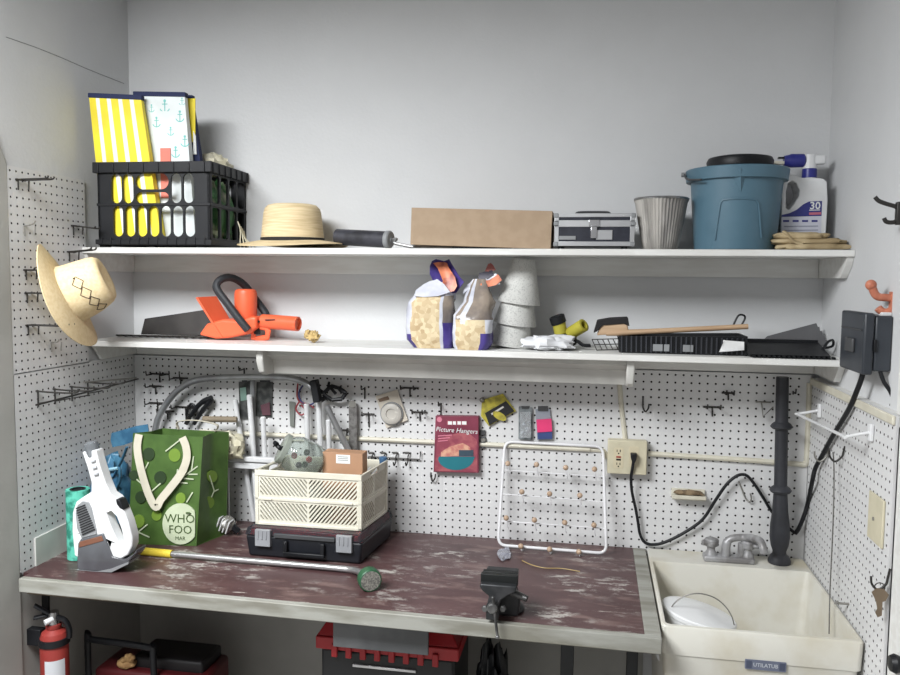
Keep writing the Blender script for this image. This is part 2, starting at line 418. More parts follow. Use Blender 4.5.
def circ(cx, cy, r, n=20, ry=None): return [(cx+r*math.cos(2*PI*k/n), cy+(ry or r)*math.sin(2*PI*k/n)) for k in range(n)]
def lump(c, lx, ly, lz, seed, amp=.25, f=.5, n=28, m=14, flat=.0, pw=1.0, mb=None, mi=0, fold=0):
    """crumpled soft body: a squashed ball pushed about by noise, resting on its underside at c.z"""
    mb = mb or MB(); vs = []; fs = []
    for i in range(m+1):
        ph = -PI/2+PI*i/m
        for k in range(n):
            th = 2*PI*k/n
            e = lambda q: math.copysign(abs(q)**pw, q)
            p = Vector((e(math.cos(ph))*e(math.cos(th)), e(math.cos(ph))*e(math.sin(th)), e(math.sin(ph))))
            d = mnoise.fractal(Vector((p.x*lx*f+seed, p.y*ly*f, p.z*lz*f+seed)), 1, 2, 3)
            s_ = 1+amp*d+(fold*math.sin(9*th+6*p.z+seed) if fold else 0)
            z = p.z*s_*lz/2
            if p.z < 0: z *= .55
            vs.append([c[0]+p.x*s_*lx/2, c[1]+p.y*s_*ly/2, z])
    z0 = min(v[2] for v in vs); z1 = max(v[2] for v in vs)
    for v in vs: v[2] = c[2]+(v[2]-z0)/(z1-z0)*lz
    for i in range(m):
        for k in range(n):
            l = (k+1) % n; fs.append((i*n+k, i*n+l, (i+1)*n+l, (i+1)*n+k))
    return mb.add(vs, fs, mi)
UZ, LZ = 74.72, 62.5       # shelf tops

# ================================================================== things on the upper shelf
# ---- milk crate
XC = rotz(2, (-44.05, -11.4, 0))
t = thing('milk_crate', 'black plastic milk crate at the left end of the upper shelf', 'crate', (-36.5, -5.5, UZ))
CW, CD, CH = 15.3, 11.6, 10.85
def crate_slots(L, mid):
    h = []
    k = L/15.3
    for a, b in ((1.9, 3.35), (3.5, 4.95), (10.1, 11.5), (11.75, 13.2)): h.append(pill(a*k, b*k, 5.65, 9.4))
    for a, b in ((7.4, 9.4), (5.65, 7.05)): h.append(pill(5.25*k, 9.8*k, a, b))
    for a, b in ((2.1, 3.45), (3.75, 5.1), (5.35, 6.75), (7.0, 8.4), (8.65, 10), (10.25, 11.65), (11.9, 13.3)): h.append(pill(a*k, b*k, 1.4, 5.3))
    return h
o3 = lambda u, w, d: Vector((-44.05+u, -11.4+d, UZ+w))
s3 = lambda u, w, d: Vector((-44.05+CW-d, -11.4+u, UZ+w))
l3 = lambda u, w, d: Vector((-44.05+d, -11.4+u, UZ+w))
b3 = lambda u, w, d: Vector((-44.05+u, -11.4+CD-d, UZ+w))
for fn, L in ((o3, CW), (b3, CW), (s3, CD), (l3, CD)):
    mb = MB(XC); curve_plate(rect(0, L, .3, CH), crate_slots(L, 0) if fn is o3 or fn is b3 else [pill(.75+k*2.65, 2.95+k*2.65, w0, w1, r=.45) for k in range(4) for w0, w1 in ((1.3, 5.2), (5.75, 9.3))], fn, 0, .3, 0, mb)
    mb.build('side_panel', BLACKP, t, smooth=30)
mb = MB(XC)
mb.box(-44.3, -44.05+CW-.3, -11.1, -11.4+CD-.3, UZ+.25, UZ+.6)
for cx in (-43.6, -37, -30.3):
    for cy in (-10.6, -1): mb.box(cx-.5, cx+.5, cy-.5, cy+.5, UZ, UZ+.3)
mb.build('crate_bottom', BLACKP, t)
mb = MB(XC); e = .38; A0, A1, B0, B1 = -44.05, -44.05+CW, -11.4, -11.4+CD
for z0, z1, e in ((UZ+CH-1.35, UZ+CH, .42), (UZ+.35, UZ+1.0, .3), (UZ+5.3, UZ+5.65, .12)):
    mb.box(A0-e, A1+e, B0-e, B0, z0, z1); mb.box(A0-e, A1+e, B1, B1+e, z0, z1); mb.box(A0-e, A0, B0, B1, z0, z1); mb.box(A1, A1+e, B0, B1, z0, z1)
for k in range(8): mb.box(A0+.3+k*2.06, A0+.5+k*2.06, B0-.55, B0-.3, UZ+CH-1.4, UZ+CH-.1)
for k in range(7): mb.box(A1+.3, A1+.55, B0+.2+k*1.8, B0+.4+k*1.8, UZ+CH-1.4, UZ+CH-.1)
for k in range(12): mb.box(A0+.6+k*1.28, A0+.7+k*1.28, B0-.4, B0-.2, UZ+.3, UZ+1.3)
mb.build('rim', BLACKP, t, bev=.08)
# ---- tote bags standing in the crate (each leans its own way)
def tote(name, label, y0, th, x0b, x1b, x0t, x1t, zt0, zt1, strips, mats, group=None, zb=UZ+.65):
    t = thing(name, label, 'bag', ((x0b+x1b)/2, y0, zb), group)
    mb = MB(XC); n = len(strips); us = [0]
    for w_, _ in strips: us.append(us[-1]+w_)
    T = us[-1]
    for i, (w_, mi) in enumerate(strips):
        a, b = us[i]/T, us[i+1]/T
        L = lambda f, p, q_: p+(q_-p)*f
        lo = [(L(a, x0b, x1b), y0, zb), (L(b, x0b, x1b), y0, zb), (L(b, x0b, x1b), y0+th, zb), (L(a, x0b, x1b), y0+th, zb)]
        hi = [(L(a, x0t, x1t), y0+.15, L(a, zt0, zt1)), (L(b, x0t, x1t), y0+.15, L(b, zt0, zt1)), (L(b, x0t, x1t), y0+th*.6, L(b, zt0, zt1)), (L(a, x0t, x1t), y0+th*.6, L(a, zt0, zt1))]
        mb.hexa(lo, hi, mi)
    mb.build('bag_body', mats, t)
    tr = MB(XC); h = .5
    tr.hexa([(x0t-.12, y0+.05, zt0-.12), (x1t+.12, y0+.05, zt1-.12), (x1t+.12, y0+th*.65, zt1-.12), (x0t-.12, y0+th*.65, zt0-.12)],
            [(x0t-.12, y0+.05, zt0+h), (x1t+.12, y0+.05, zt1+h), (x1t+.12, y0+th*.65, zt1+h), (x0t-.12, y0+th*.65, zt0+h)])
    tr.build('binding', NAVY, t, bev=.1)
    return t
yt = [(1, 0), (.55, 1), (1.1, 0), (.6, 1), (1.1, 0), (.6, 1), (1.1, 0), (.6, 1), (1.15, 0)]
p = on('y', -10.6, 90, 97); q_ = on('y', -10.6, 141, 99)
tote('tote_bag', 'yellow and white striped tote bag standing in the black milk crate', -10.9, 1.3, -43.6, -35.6, p.x, q_.x, p.z, q_.z, yt, [YEL, WHT])
p = on('y', -9, 120, 96); q_ = on('y', -9, 185, 96)
an = tote('tote_bag', 'white tote bag printed with teal anchors, standing in the black milk crate', -9.5, 1.5, -39.2, -31.6, p.x+2.2, q_.x, p.z, q_.z, [(4.4, 0), (3.6, 0)], [mat('anchor_white', (224, 230, 230), .55)])
mb = MB(XC); TEAL = mat('teal_print', (120, 196, 190), .6)
for (px, py, s_) in ((163, 106, 1.5), (178, 116, 1.3), (155, 122, 1.2), (169, 131, 1.0), (183, 141, 1.3), (174, 152, 1.3), (180, 101, .9), (150, 108, .9)):
    c = on('y', -9.62, px, py); f = lambda u, w, d=0, c=c: Vector((c.x+u, -9.56+max(0, (c.z-75)*.012)+d, c.z+w))
    mb.prism(rect(-.05*s_, .05*s_, -.5*s_, .4*s_), f, -.02, .05); mb.prism(rect(-.25*s_, .25*s_, .2*s_, .28*s_), f, -.02, .05)
    for k in range(8):
        a, b = R(200+k*17.5), R(200+(k+1)*17.5)
        mb.prism([(.5*s_*math.cos(a), .5*s_*math.sin(a)), (.5*s_*math.cos(b), .5*s_*math.sin(b)), (.4*s_*math.cos(b), .4*s_*math.sin(b)), (.4*s_*math.cos(a), .4*s_*math.sin(a))], f, -.02, .05)
    mb.prism(circ(0, .52*s_, .13*s_, 8), f, -.02, .05)
mb.build('anchor_print', TEAL, an)
mb = MB(XC); mb.box(-36.3, -34.9, -9.56, -9.45, 81.2, 87.6); mb.build('coral_patch', mat('coral_print', (226, 128, 112), .6), an)
p = on('y', -7.2, 172, 99); q_ = on('y', -7.2, 193, 99)
nv = tote('tote_bag', 'navy tote bag with a yellow corner behind the anchor print bag', -7.8, 1.3, -35, -30.3, p.x, q_.x, p.z, q_.z, [(1.2, 0), (.9, 0)], [NAVY])
mb = MB(XC); mb.prism([(-33.6, 88.6), (-32.3, 88.6), (-32.2, 94.2), (-33.7, 94.2)], lambda u, w, d: Vector((u, -7.86+d, w)), -.04, .1, 0); mb.prism([(-32.6, 87.0), (-32.1, 87.0), (-32.2, 89.4), (-32.5, 90)], lambda u, w, d: Vector((u, -7.92+d, w)), -.04, .1, 1)
mb.build('corner_print', [YEL, WHT], nv)
tag(lump((-32.3, -4.6, UZ+.65), 6.0, 7.0, 9.0, 3, .2, .5, fold=.04, pw=.7).build('shopping_bag', mat('dark_green_bag', (48, 96, 52), .6, rgb2=(150, 150, 130), scale=16, lo=.5, hi=.7)), 'crumpled dark green bag seen through the right side of the milk crate', 'bag')
tag(lump((-32.2, -3.2, UZ+9.85), 5.4, 4.2, 3.4, 9, .35, .7, fold=.06).build('crumpled_cloth', CLOTHCR), 'crumpled cream cloth poking out of the top of the milk crate', 'cloth')
mb = MB()
for k in range(5):
    a = Vector((-27.0+.12*k, -6.6+.2*k, UZ+3.6-.3*k)); pts = [a, a+Vector((.5, -.3, -1.2)), a+Vector((.5+.25*k, -.4, -2.6+.2*k)), Vector((a.x+.6+.3*k, a.y-.5, UZ+.12))]
    mb.tube(cr_spline(pts, 5), .07, 5)
tag(mb.build('twine', CLOTHCR), 'loose pale twine spilling out beside the milk crate', 'twine')

# ---- straw hat on the shelf
t = thing('straw_hat', 'straw hat with narrow black band lying on the upper shelf', 'hat', (-19.9, -5.4, UZ))
hc = Vector((-19.9, -5.3, UZ))
def brim_z(a, r): return .22+.75*max(0, (7.4-r)/3.3)*.55+.35*math.cos(2*a)*((r-4)/3.3)*(1 if r > 4 else 0)
g = []
for i, r in enumerate([4.0, 4.4, 5.0, 5.7, 6.4, 7.0, 7.35]):
    g.append([(hc.x+r*math.cos(2*PI*k/48), hc.y+r*.8*math.sin(2*PI*k/48), UZ+.75+.35*(7.35-r)/3.35-.42*math.sin(2*PI*k/48+.3)**2*((r-4)/3.35)-.10*((r-4)/3.35)) for k in range(48)])
MB().sheet(g, .14, closed=True).build('brim', STRAW, t, smooth=60)
cr = [(4.15, 1.0), (4.12, 1.6), (4.02, 2.6), (3.9, 3.8), (3.78, 4.8), (3.6, 5.35), (3.2, 5.75), (2.6, 5.9), (1.6, 5.78), (.001, 5.6)]
MB().lathe(cr, hc, (0, 0, 1), 40, sy=.92).build('crown', STRAW, t, smooth=60)
MB().lathe([(4.1, 1.0), (4.24, 1.02), (4.22, 1.5), (4.08, 1.5)], hc, (0, 0, 1), 40, sy=.92).build('hat_band', mat('black_ribbon', (32, 30, 28), .8), t)

# ---- paint roller (its handle lies under the cardboard box)
t = thing('paint_roller', 'black paint roller with silver end cap and bent metal rod', 'paint roller', (-9.5, -6, UZ))
a, b = on('y', -5.6, 337, 237), on('y', -7.4, 391, 241.5); b.z = UZ+1.2; d = (b-a).normalized()
MB().cyl(a, b-d*.7, 1.05, 1.05, 28).build('roller_cover', mat('roller_nap_black', (28, 28, 34), .6, rgb2=(52, 52, 60), scale=20, coat=.3), t, bev=.06)
MB().lathe([(1.06, 0), (1.14, .1), (1.14, .55), (1.0, .7), (.35, .72), (.3, .85), (.001, .85)], b-d*.7, d, 28).build('end_cap', GREYP, t)
pts = [b, b+d*.8+Vector((0, 0, .1)), Vector((-5.6, -7.6, UZ+.85)), Vector((-4, -7.6, UZ+.45)), Vector((-2.6, -7.6, UZ+.28)), Vector((2, -7.6, UZ+.22))]
MB().tube(cr_spline(pts, 6), .2, 8).build('rod', STEEL, t)
MB().box(2, 9.4, -8.2, -7.0, UZ, UZ+.42).build('handle', BLACKP, t, bev=.12)
# ---- cardboard box, lifted at its left end by the roller handle
X = rot(1.7, 'Y', (14.2, -8, UZ+.02))
t = thing('cardboard_box', 'long closed brown cardboard box in the middle of the upper shelf', 'box', (5.5, -5, UZ))
MB(X).box(-3.2, 14.15, -8.6, -2.2, UZ+.04, UZ+4.6).build('carton', KRAFT, t, bev=.06)
MB(X).box(-3.0, 14.0, -5.4, -5.32, UZ+4.59, UZ+4.63).build('flap_seam', mat('kraft_dark', (120, 96, 70), .9), t)

# ---- aluminium case
t = thing('equipment_case', 'small black aluminium-edged case with a central latch, beside the silver pot', 'case', (19.2, -5.6, UZ))
a0, a1, c0, c1, z0, z1 = 14.55, 23.95, -8.3, -3.2, UZ+.45, UZ+4.3
PANEL = mat('case_panel_black', (34, 36, 46), .4, rgb2=(44, 46, 56), scale=30)
MB().box(a0+.1, a1-.1, c0+.1, c1-.1, z0+.05, z1-.05).build('case_body', PANEL, t)
mb = MB(); zl = z0+2.62
for (p0, p1, w_, h_) in (((a0, c0), (a1, c0), 0, 0),):
    pass
def fr_box(mb, z, h, e=.03):
    mb.box(a0-e, a1+e, c0-e, c0+.12, z, z+h); mb.box(a0-e, a1+e, c1-.12, c1+e, z, z+h); mb.box(a0-e, a0+.12, c0, c1, z, z+h); mb.box(a1-.12, a1+e, c0, c1, z, z+h)
fr_box(mb, z0, .55); fr_box(mb, zl-.35, .8); fr_box(mb, z1-.42, .45)
for x in (a0, a1-.5):
    for y in (c0-.03, c1-.47): mb.box(x-.02, x+.52, y, y+.5, z0, z1)
mb.build('edge_frame', ALU, t, bev=.05)
mb = MB()
for x in (a0-.12, a1-.48):
    for z in (z0-.05, z0+2.4, z1-.5):
        MB().box(x, x+.6, c0-.12, c0+.5, z, z+.55).build('corner_guard', GREYP, t, bev=.12)
mb = MB(); mb.box(18.6, 19.9, c0-.2, c0, zl-.35, zl+.5); mb.box(18.85, 19.6, c0-.26, c0, zl-1.7, zl-.3); mb.build('latch', CHROME, t, bev=.06)
MB().box(19.5, 21.4, c0-.06, c0+.15, z0+.75, z0+1.9).build('maker_plate', ALU, t, bev=.04)
MB().box(15.1, 17.1, c0-.04, c0+.15, z0+.75, z0+1.2).build('small_plate', GREYP, t, bev=.02)
MB().tube(cr_spline([(17, -5.7, z1), (17.1, -5.7, z1+.28), (17.8, -5.7, z1+.38), (20.3, -5.7, z1+.38), (21, -5.7, z1+.28), (21.1, -5.7, z1)], 4), .14, 8).build('handle', DGREY, t)
for x in (15.3, 22.9):
    for y in (-7.6, -4): MB().cyl((x, y, UZ), (x, y, z0), .3, .3, 12).build('foot', BLACKP, t)

# ---- crinkled silver pot
t = thing('metal_pot', 'silver crinkle-ribbed metal pot beside the blue bucket', 'pot', (27.1, -6.2, UZ))
wb = lambda a, z: 1+.018*math.cos(46*a)+.008*math.sin(5*a+z)
MB().lathe([(.001, 0), (1.85, 0), (2.0, .1), (2.2, 1), (2.6, 3.2), (3.0, 5.6), (3.15, 6.0), (3.05, 6.05), (2.85, 5.6), (2.45, 3.2), (2.05, 1), (1.8, .3), (.001, .3)], (27.1, -6.2, UZ), n=184, wob=wb).build('pot_wall', mat('crinkled_foil', (196, 192, 186), .4, .35, rgb2=(120, 117, 114), scale=16, detail=8, stretch=(1, 1, .12)), t, smooth=50)
MB().lathe([(3.1, 5.95), (3.22, 6.0), (3.24, 6.15), (3.14, 6.24), (3.02, 6.15), (3.02, 5.98)], (27.1, -6.2, UZ), n=48, closed=True, wob=lambda a, z: 1+.012*math.sin(4*a)).build('rolled_rim', STEEL, t)

# ---- blue bucket
BLUE = mat('slate_blue_plastic', (84, 114, 130), .42, rgb2=(76, 106, 122), scale=6)
bc = Vector((35.75, -5.25, UZ))
t = thing('bucket', 'slate blue plastic bucket with a pouring spout on the upper shelf', 'bucket', bc)
MB().lathe([(.001, .02), (4.35, .02), (4.55, .12), (4.75, 2), (5.25, 8.6), (5.3, 9.2), (5.05, 9.2), (4.95, 8), (4.45, 1), (.001, .8)], bc, n=56).build('bucket_wall', BLUE, t, smooth=50)
MB().lathe([(5.28, 8.1), (5.72, 8.15), (5.86, 9.4), (5.78, 9.52), (5.6, 9.52), (5.15, 8.9)], bc, n=56, closed=True).build('rim', BLUE, t, smooth=40)
def on_cone(px, py, off=.05):
    """front of the bucket wall seen at a photo position"""
    d = on('y', -9, px, py)-CAM; tt = .5; best = None
    for k in range(4000):
        tt = .8+k*.0001; P = CAM+d*tt; r = 4.6+(P.z-UZ)*.075+off
        if (P.x-bc.x)**2+(P.y-bc.y)**2 < r*r: return P
    return CAM+d
pts = [on_cone(*p) for p in ((715, 240), (717, 226), (719, 212), (720.5, 203), (723, 200), (729, 199), (739, 198.5), (750, 199), (756, 200), (758.5, 203), (759.5, 212), (760.5, 226), (761.5, 238))]
MB().tube(pts, .11, 6).build('grip_recess', BLUE, t)
P0 = on_cone(740, 173, .0)
mb = MB(); a = P0+Vector((-1.5, .35, .4)); b = P0+Vector((1.3, .35, .4)); c = P0+Vector((-.05, -.75, .4)); dd = on_cone(741, 192, .02)
mb.add([a, b, c, dd, P0+Vector((-.05, .6, .4))], [(0, 2, 3), (2, 1, 3), (0, 4, 1, 2), (0, 3, 4), (1, 4, 3)]); mb.build('spout', BLUE, t, smooth=0)
MB().cyl((29.4, -5.25, UZ+9.1), (30.3, -5.25, UZ+9.1), .28, .28, 12).build('handle_pin', GREYP, t)
MB().tube(cr_spline([(29.75, -5.4, UZ+9.1), (29.9, -7.5, UZ+8.3), (31.2, -9.6, UZ+8.0), (30.4, -9.2, UZ+7.95)][:3], 6), .12, 6).build('bail_handle', DGREY, t)
t = thing('flower_pot', 'black plastic pot standing inside the blue bucket, only its rim showing', 'pot', (36.1, -5, UZ+.85))
MB().lathe([(.001, 0), (2.6, 0), (3.2, 9.0), (3.72, 9.05), (3.8, 9.7), (3.6, 10.1), (2.9, 10.25), (.001, 10.25)], (36.1, -5, UZ+.85), n=48).build('pot_wall', BLACKP, t)

# ---- hose-end sprayer bottle
t = thing('spray_bottle', 'white sprayer jug with blue cap and blue label behind the tan cloth', 'bottle', (43.5, -4, UZ))
Y0 = -4.6
pp = lambda px, py: (on('y', Y0, px, py).x, on('y', Y0, px, py).z)
z_ = UZ+.02
xl, xr = pp(781, 220)[0], pp(826.5, 220)[0]
out = [(xl, z_+.3), (xl, pp(781, 200)[1]), pp(781.5, 186), pp(784.5, 177), pp(789, 174), pp(795, 174.5), pp(801, 177.5), pp(806.5, 178), pp(818.5, 178), pp(824, 179), pp(827, 182), (xr+.05, z_+6), (xr, z_+.3), (xr-.3, z_), (xl+.3, z_)]
hole = [pp(786, 208), pp(785.8, 192), pp(788, 183), pp(792, 180.5), pp(796.5, 183), pp(799.5, 190), pp(799, 196), pp(794, 204), pp(789, 210)]
mb = curve_plate(out, [hole], XZ(Y0), 0, 3.2); mb.build('jug', WHITEP, t, bev=.3, seg=3)
a = pp(812.7, 178); yc = Y0+1.6
MB().lathe([(.95, -.1), (.78, .25), (.75, 2.9)], (a[0], yc, a[1]), n=20).build('neck', WHITEP, t)
MB().cyl((a[0], yc, a[1]+.15), (a[0], yc, pp(812, 167)[1]), .85, .82, 24).build('collar', mat('royal_blue_plastic', (48, 52, 130), .35), t, bev=.05)
RB = MATS['royal_blue_plastic']
z1_ = pp(812, 158.5)[1]
MB().box(pp(808.7, 158)[0], pp(829, 158)[0], yc-.6, yc+.6, z1_-.5, z1_+.55).build('sprayer_head', WHITEP, t, bev=.2, seg=3)
MB().lathe([(.001, 0), (.6, 0), (.8, .2), (.82, 1.6), (.7, 1.9), (.6, 2.4)], (pp(808.7, 158)[0], yc, z1_), (-1, 0, 0), 20).build('dial_knob', RB, t)
mb = MB(); mb.box(pp(777, 158)[0], pp(790, 158)[0], yc-.3, yc+.3, z1_-.45, z1_-.05); mb.build('nozzle', CREAM, t, bev=.08)
MB().bar((pp(781, 158)[0], yc, z1_+.35), (pp(791, 158)[0], yc, z1_+.35), .5, .2).build('lever', BLACKP, t)
lab = MB(); f = XZ(Y0-.03)
lab.prism([pp(781.5, 215), pp(790, 213), pp(797, 209.5), pp(803, 204.5), pp(809, 201.5), pp(822, 201), pp(821.5, 216), pp(781.5, 217)], f, 0, .1, 0)
lab.prism([pp(781.5, 217.5), pp(821.5, 216.5), pp(821, 238), pp(781.5, 238)], f, 0, .09, 1)
lab.prism([pp(809, 212.5), pp(821, 212), pp(821, 214.5), pp(809, 215)], f, -.02, .05, 3)
for k in range(4): lab.prism([pp(783+k*9.5, 220), pp(789+k*9.5, 220), pp(789+k*9.5, 222), pp(783+k*9.5, 222)], f, -.02, .05, 0)
for k in range(3): lab.prism([pp(784, 226+k*4), pp(818, 225.5+k*4), pp(818, 226.6+k*4), pp(784, 227.1+k*4)], f, -.02, .05, 4)
c = pp(815, 206)
text(lab, '30', lambda u, w: Vector((c[0]+u, Y0-.06, c[1]+w)), .85, 2, bold=.02)
lab.prism([pp(809, 209.8), pp(820, 209.6), pp(820, 210.4), pp(809, 210.6)], f, -.02, .05, 2)
lab.build('label', [mat('label_blue', (52, 56, 128), .45), mat('label_pale', (206, 208, 220), .5), WHT, mat('label_pink', (196, 110, 130), .5), mat('label_grey', (150, 154, 172), .5)], t, smooth=0)
# ---- folded tan cloth
t = thing('folded_cloth', 'folded tan canvas cloth at the right end of the upper shelf', 'cloth', (42.8, -8.4, UZ))
for k, (xa, xb, zz, h, sd) in enumerate(((39.6, 47.3, 0, .85, 4), (39.4, 47.0, .6, .8, 8), (39.7, 45.2, 1.15, .95, 2))):
    lump(((xa+xb)/2, -8.3+.15*k, UZ+zz), xb-xa, 4.2, h, sd, .16, .6, fold=.03, pw=.55).build('fold', TAN, t, smooth=60)
mb = MB(); mb.tube(cr_spline([(40.4, -9.4, UZ+2.1), (40.8, -9.9, UZ+1.7), (41.3, -10.2, UZ+1.0), (42.3, -10.2, UZ+.6)], 6), [.3]*19, 8, flat=(1, .45)); mb.build('loop', TAN, t)
# ================================================================== things on the lower shelf
# ---- hedge trimmer
YT = -4.2
def hz(px, py, y=YT): P = on('y', y, px, py); return (P.x, P.z)
t = thing('hedge_trimmer', 'orange electric hedge trimmer with black loop handle on the lower shelf', 'hedge trimmer', (-24, YT, LZ))
mb = MB()
mb.prism([hz(205, 334), hz(213, 323), hz(229, 318.5), hz(247, 320), hz(256, 316), hz(262, 316), hz(262, 327), hz(254, 333), hz(236, 337), hz(222, 338)], XZ(YT), -1.9, 1.5)
mb.build('housing', ORANGE, t, bev=.35, seg=3)
a, b = Vector((hz(262, 321)[0], YT-.2, hz(262, 321)[1])), Vector((hz(301, 324)[0], YT-1.0, hz(301, 323.5)[1]))
MB().lathe([(.7, 0), (.95, .2), (.98, 2), (.98, (b-a).length), (.8, (b-a).length+.02), (.75, (b-a).length-.3), (.001, (b-a).length-.35)], a, b-a, 24).build('rear_handle', ORANGE, t)
c = Vector((hz(245, 318)[0], YT+.3, hz(245, 320)[1])); top = hz(244.5, 289)[1]
MB().lathe([(1.45, 0), (1.5, 1), (1.52, top-c.z-.7), (1.4, top-c.z-.2), (1.1, top-c.z), (.001, top-c.z)], c, (0, 0, 1), 32).build('motor_dome', ORANGE, t)
mb = MB()
lp = [hz(p, q_) for p, q_ in ((256, 327), (267, 327), (270, 331), (269, 337), (262, 338.5), (255, 337.5))]
mb.tube([(u, YT-.6, w) for u, w in lp], .28, 8, closed=True, flat=(.7, 1.5)); mb.build('trigger_guard', ORANGE, t)
MB().box(hz(256, 330)[0], hz(262, 330)[0], YT-.8, YT-.4, hz(256, 334)[1], hz(256, 327)[1]).build('trigger', BLACKP, t, bev=.1)
mb = MB()
P = [hz(p, q_, YT+dy) for p, q_, dy in ((197, 297, -2.0), (216.5, 296, 2), (230, 320, 1.6), (222.5, 337.5, -2.0))]
lo = [(P[0][0], YT-2.0, P[0][1]), (P[3][0], YT-2.0, P[3][1]), (P[2][0], YT+1.6, P[2][1]+.2), (P[1][0], YT+2.0, P[1][1])]
mb.hexa([Vector(p)-Vector((.25, 0, .1)) for p in lo], lo); mb.build('hand_shield', ORANGE, t, bev=.05, fix=True)
lp = [(248, 330, -2.4), (239, 319, -2.6), (227, 303, -2.6), (217.5, 290, -2.5), (217, 283.5, -2.2), (222, 279, -1.6), (230, 277.5, -.6), (239, 281, .6), (247, 288, 1.4), (255, 299, 1.9), (264, 311, 2), (266, 316, 1.8), (263, 321, 1.2)]
pts = []
for px, py, dy in lp: u, w = hz(px, py, YT+dy); pts.append((u, YT+dy, w))
MB().tube(cr_spline(pts, 5), .52, 10, flat=(1, 1)).build('loop_handle', mat('black_rubber_grip', (44, 46, 50), .6), t)
BLK = mat('blade_black', (38, 35, 34), .6, rgb2=(50, 47, 45), scale=12)
mb = MB(); y = YT+.3
mb.hexa([(hz(141, 329, y)[0], y-.1, LZ+.35), (hz(214, 329, y)[0], y-.1, LZ+.5), (hz(214, 329, y)[0], y+.35, LZ+.5), (hz(141, 329, y)[0], y+.35, LZ+.35)],
        [(hz(141, 319, y)[0], y+.9, hz(141, 319, y)[1]), (hz(209, 309, y)[0], y+.9, hz(209, 309, y)[1]), (hz(209, 309, y)[0], y+1.3, hz(209, 309, y)[1]), (hz(141, 319, y)[0], y+1.3, hz(141, 319, y)[1])])
mb.build('blade_cover', BLK, t, bev=.04, fix=True)
mb = MB(); xa, xb = hz(122, 331)[0], hz(217, 334)[0]
mb.box(xa, xb, YT-.7, YT+.1, LZ+.12, LZ+.32)
mb.prism([(xa-.8, YT-.3), (xa, YT-.7), (xa, YT+.1)], XY(LZ+.12), 0, .2)
k = xa
while k < xb-1:
    mb.prism([(k, YT-.7), (k+.55, YT-.7), (k+.4, YT-1.35), (k+.15, YT-1.35)], XY(LZ+.14), 0, .14); k += 1.1
mb.build('cutter_blade', BLK, t, smooth=0)
for u, w in (hz(262.5, 321), ): MB().cyl((u, YT-1.4, w), (u, YT-.8, w), .16, .16, 10).build('screw', BLACKP, t)
mb = MB(); P = hz(274.5, 320); text(mb, 'E-2', lambda u, w: Vector((P[0]+u, YT-1.72, P[1]+w)), .01, 0) if False else mb.prism([(P[0]-.7, P[1]), (P[0]+.7, P[1]+.05), (P[0]+.7, P[1]+.2), (P[0]-.7, P[1]+.15)], XZ(YT-1.5), -.06, .3)
mb.build('handle_marking', BLK, t)

# ---- little carved yellowish figure
t = thing('stone', 'small yellowish knobbly stone beside the orange trimmer handle', 'stone', (-16.8, -6.3, LZ))
mb = lump((-16.7, -6.3, LZ), 1.6, 1.2, 1.7, 5, .5, 1.6)
mb = lump((-17.4, -6.2, LZ+.5), 1.0, .9, 1.3, 11, .5, 1.6, mb=mb)
o = mb.build('stone_body', mat('ochre_stone', (190, 164, 110), .8, rgb2=(110, 92, 66), scale=60, lo=.45, hi=.7), t)

# ---- two bags of wood chips
CHIP = mat('wood_chips', (216, 200, 166), .8, rgb2=(182, 158, 122), scale=75, tex='voronoi', lo=.2, hi=.9, bump=.5, bscale=60)
BAGW = mat('bag_white_film', (206, 208, 216), .3, rgb2=(186, 188, 200), scale=20, bump=.4, bscale=30)
PURP = mat('purple_film', (62, 50, 116), .35, rgb2=(78, 66, 136), scale=20)
DUSK = mat('smoky_clear_film', (112, 104, 100), .2, rgb2=(146, 134, 122), scale=16, bump=.5, bscale=30)
ORF = mat('orange_film', (214, 128, 92), .35, rgb2=(150, 78, 66), scale=30)
def chip_bag(name, label, rings, seed, bands, lean=0):
    t = thing(name, label, 'bag', (rings[0][0], rings[0][1], LZ), 'bags of wood chips')
    n = 40; g = []
    for x, y, a, b, z in rings:
        row = []
        for k in range(n):
            th = 2*PI*k/n; e = lambda q: math.copysign(abs(q)**.62, q)
            p = Vector((x+a*e(math.cos(th)), y+b*e(math.sin(th)), z))
            dd = mnoise.fractal(Vector((p.x*.9+seed, p.y*.9, p.z*.8)), 1, 2, 3)*.26
            if z < LZ+.1: dd *= .3
            row.append(p+Vector((math.cos(th), math.sin(th), 0))*dd)
        g.append(row)
    # resample rings for crinkles
    mb = MB(); V = [p for r in g for p in r]; mb.add(V, []); N = len(rings)
    for i in range(N-1):
        for k in range(n):
            l = (k+1) % n; ang = (360*(k+.5)/n+360) % 360; zz = (rings[i][4]+rings[i+1][4])/2-LZ
            mi = 1
            for a0, a1, z0, z1, m_ in bands:
                if a0 <= ang < a1 and z0 <= zz < z1: mi = m_
            mb.f.append([i*n+k, i*n+l, (i+1)*n+l, (i+1)*n+k]); mb.m.append(mi)
    mb.f.append(list(range(n-1, -1, -1))); mb.m.append(1)
    mb.f.append([(N-1)*n+k for k in range(n)]); mb.m.append(1)
    mb.build('bag_body', [CHIP, BAGW, PURP, DUSK, ORF], t, smooth=60)
    return t
def dense(r, k=3):
    out = []
    for a, b in zip(r, r[1:]):
        for j in range(k): out.append(tuple(a[i]+(b[i]-a[i])*j/k for i in range(5)))
    return out+[r[-1]]
r1 = dense([(-.2, -8, 2.5, 1.8, LZ+.02), (-.5, -8, 3.0, 2.2, LZ+1.0), (-.6, -8, 3.05, 2.3, LZ+3.2), (-.5, -8, 2.85, 2.2, LZ+5.6), (0, -7.9, 2.3, 1.7, LZ+7.0), (.5, -7.6, 1.8, .9, LZ+7.9), (1.0, -7.3, 1.3, .3, LZ+8.5)])
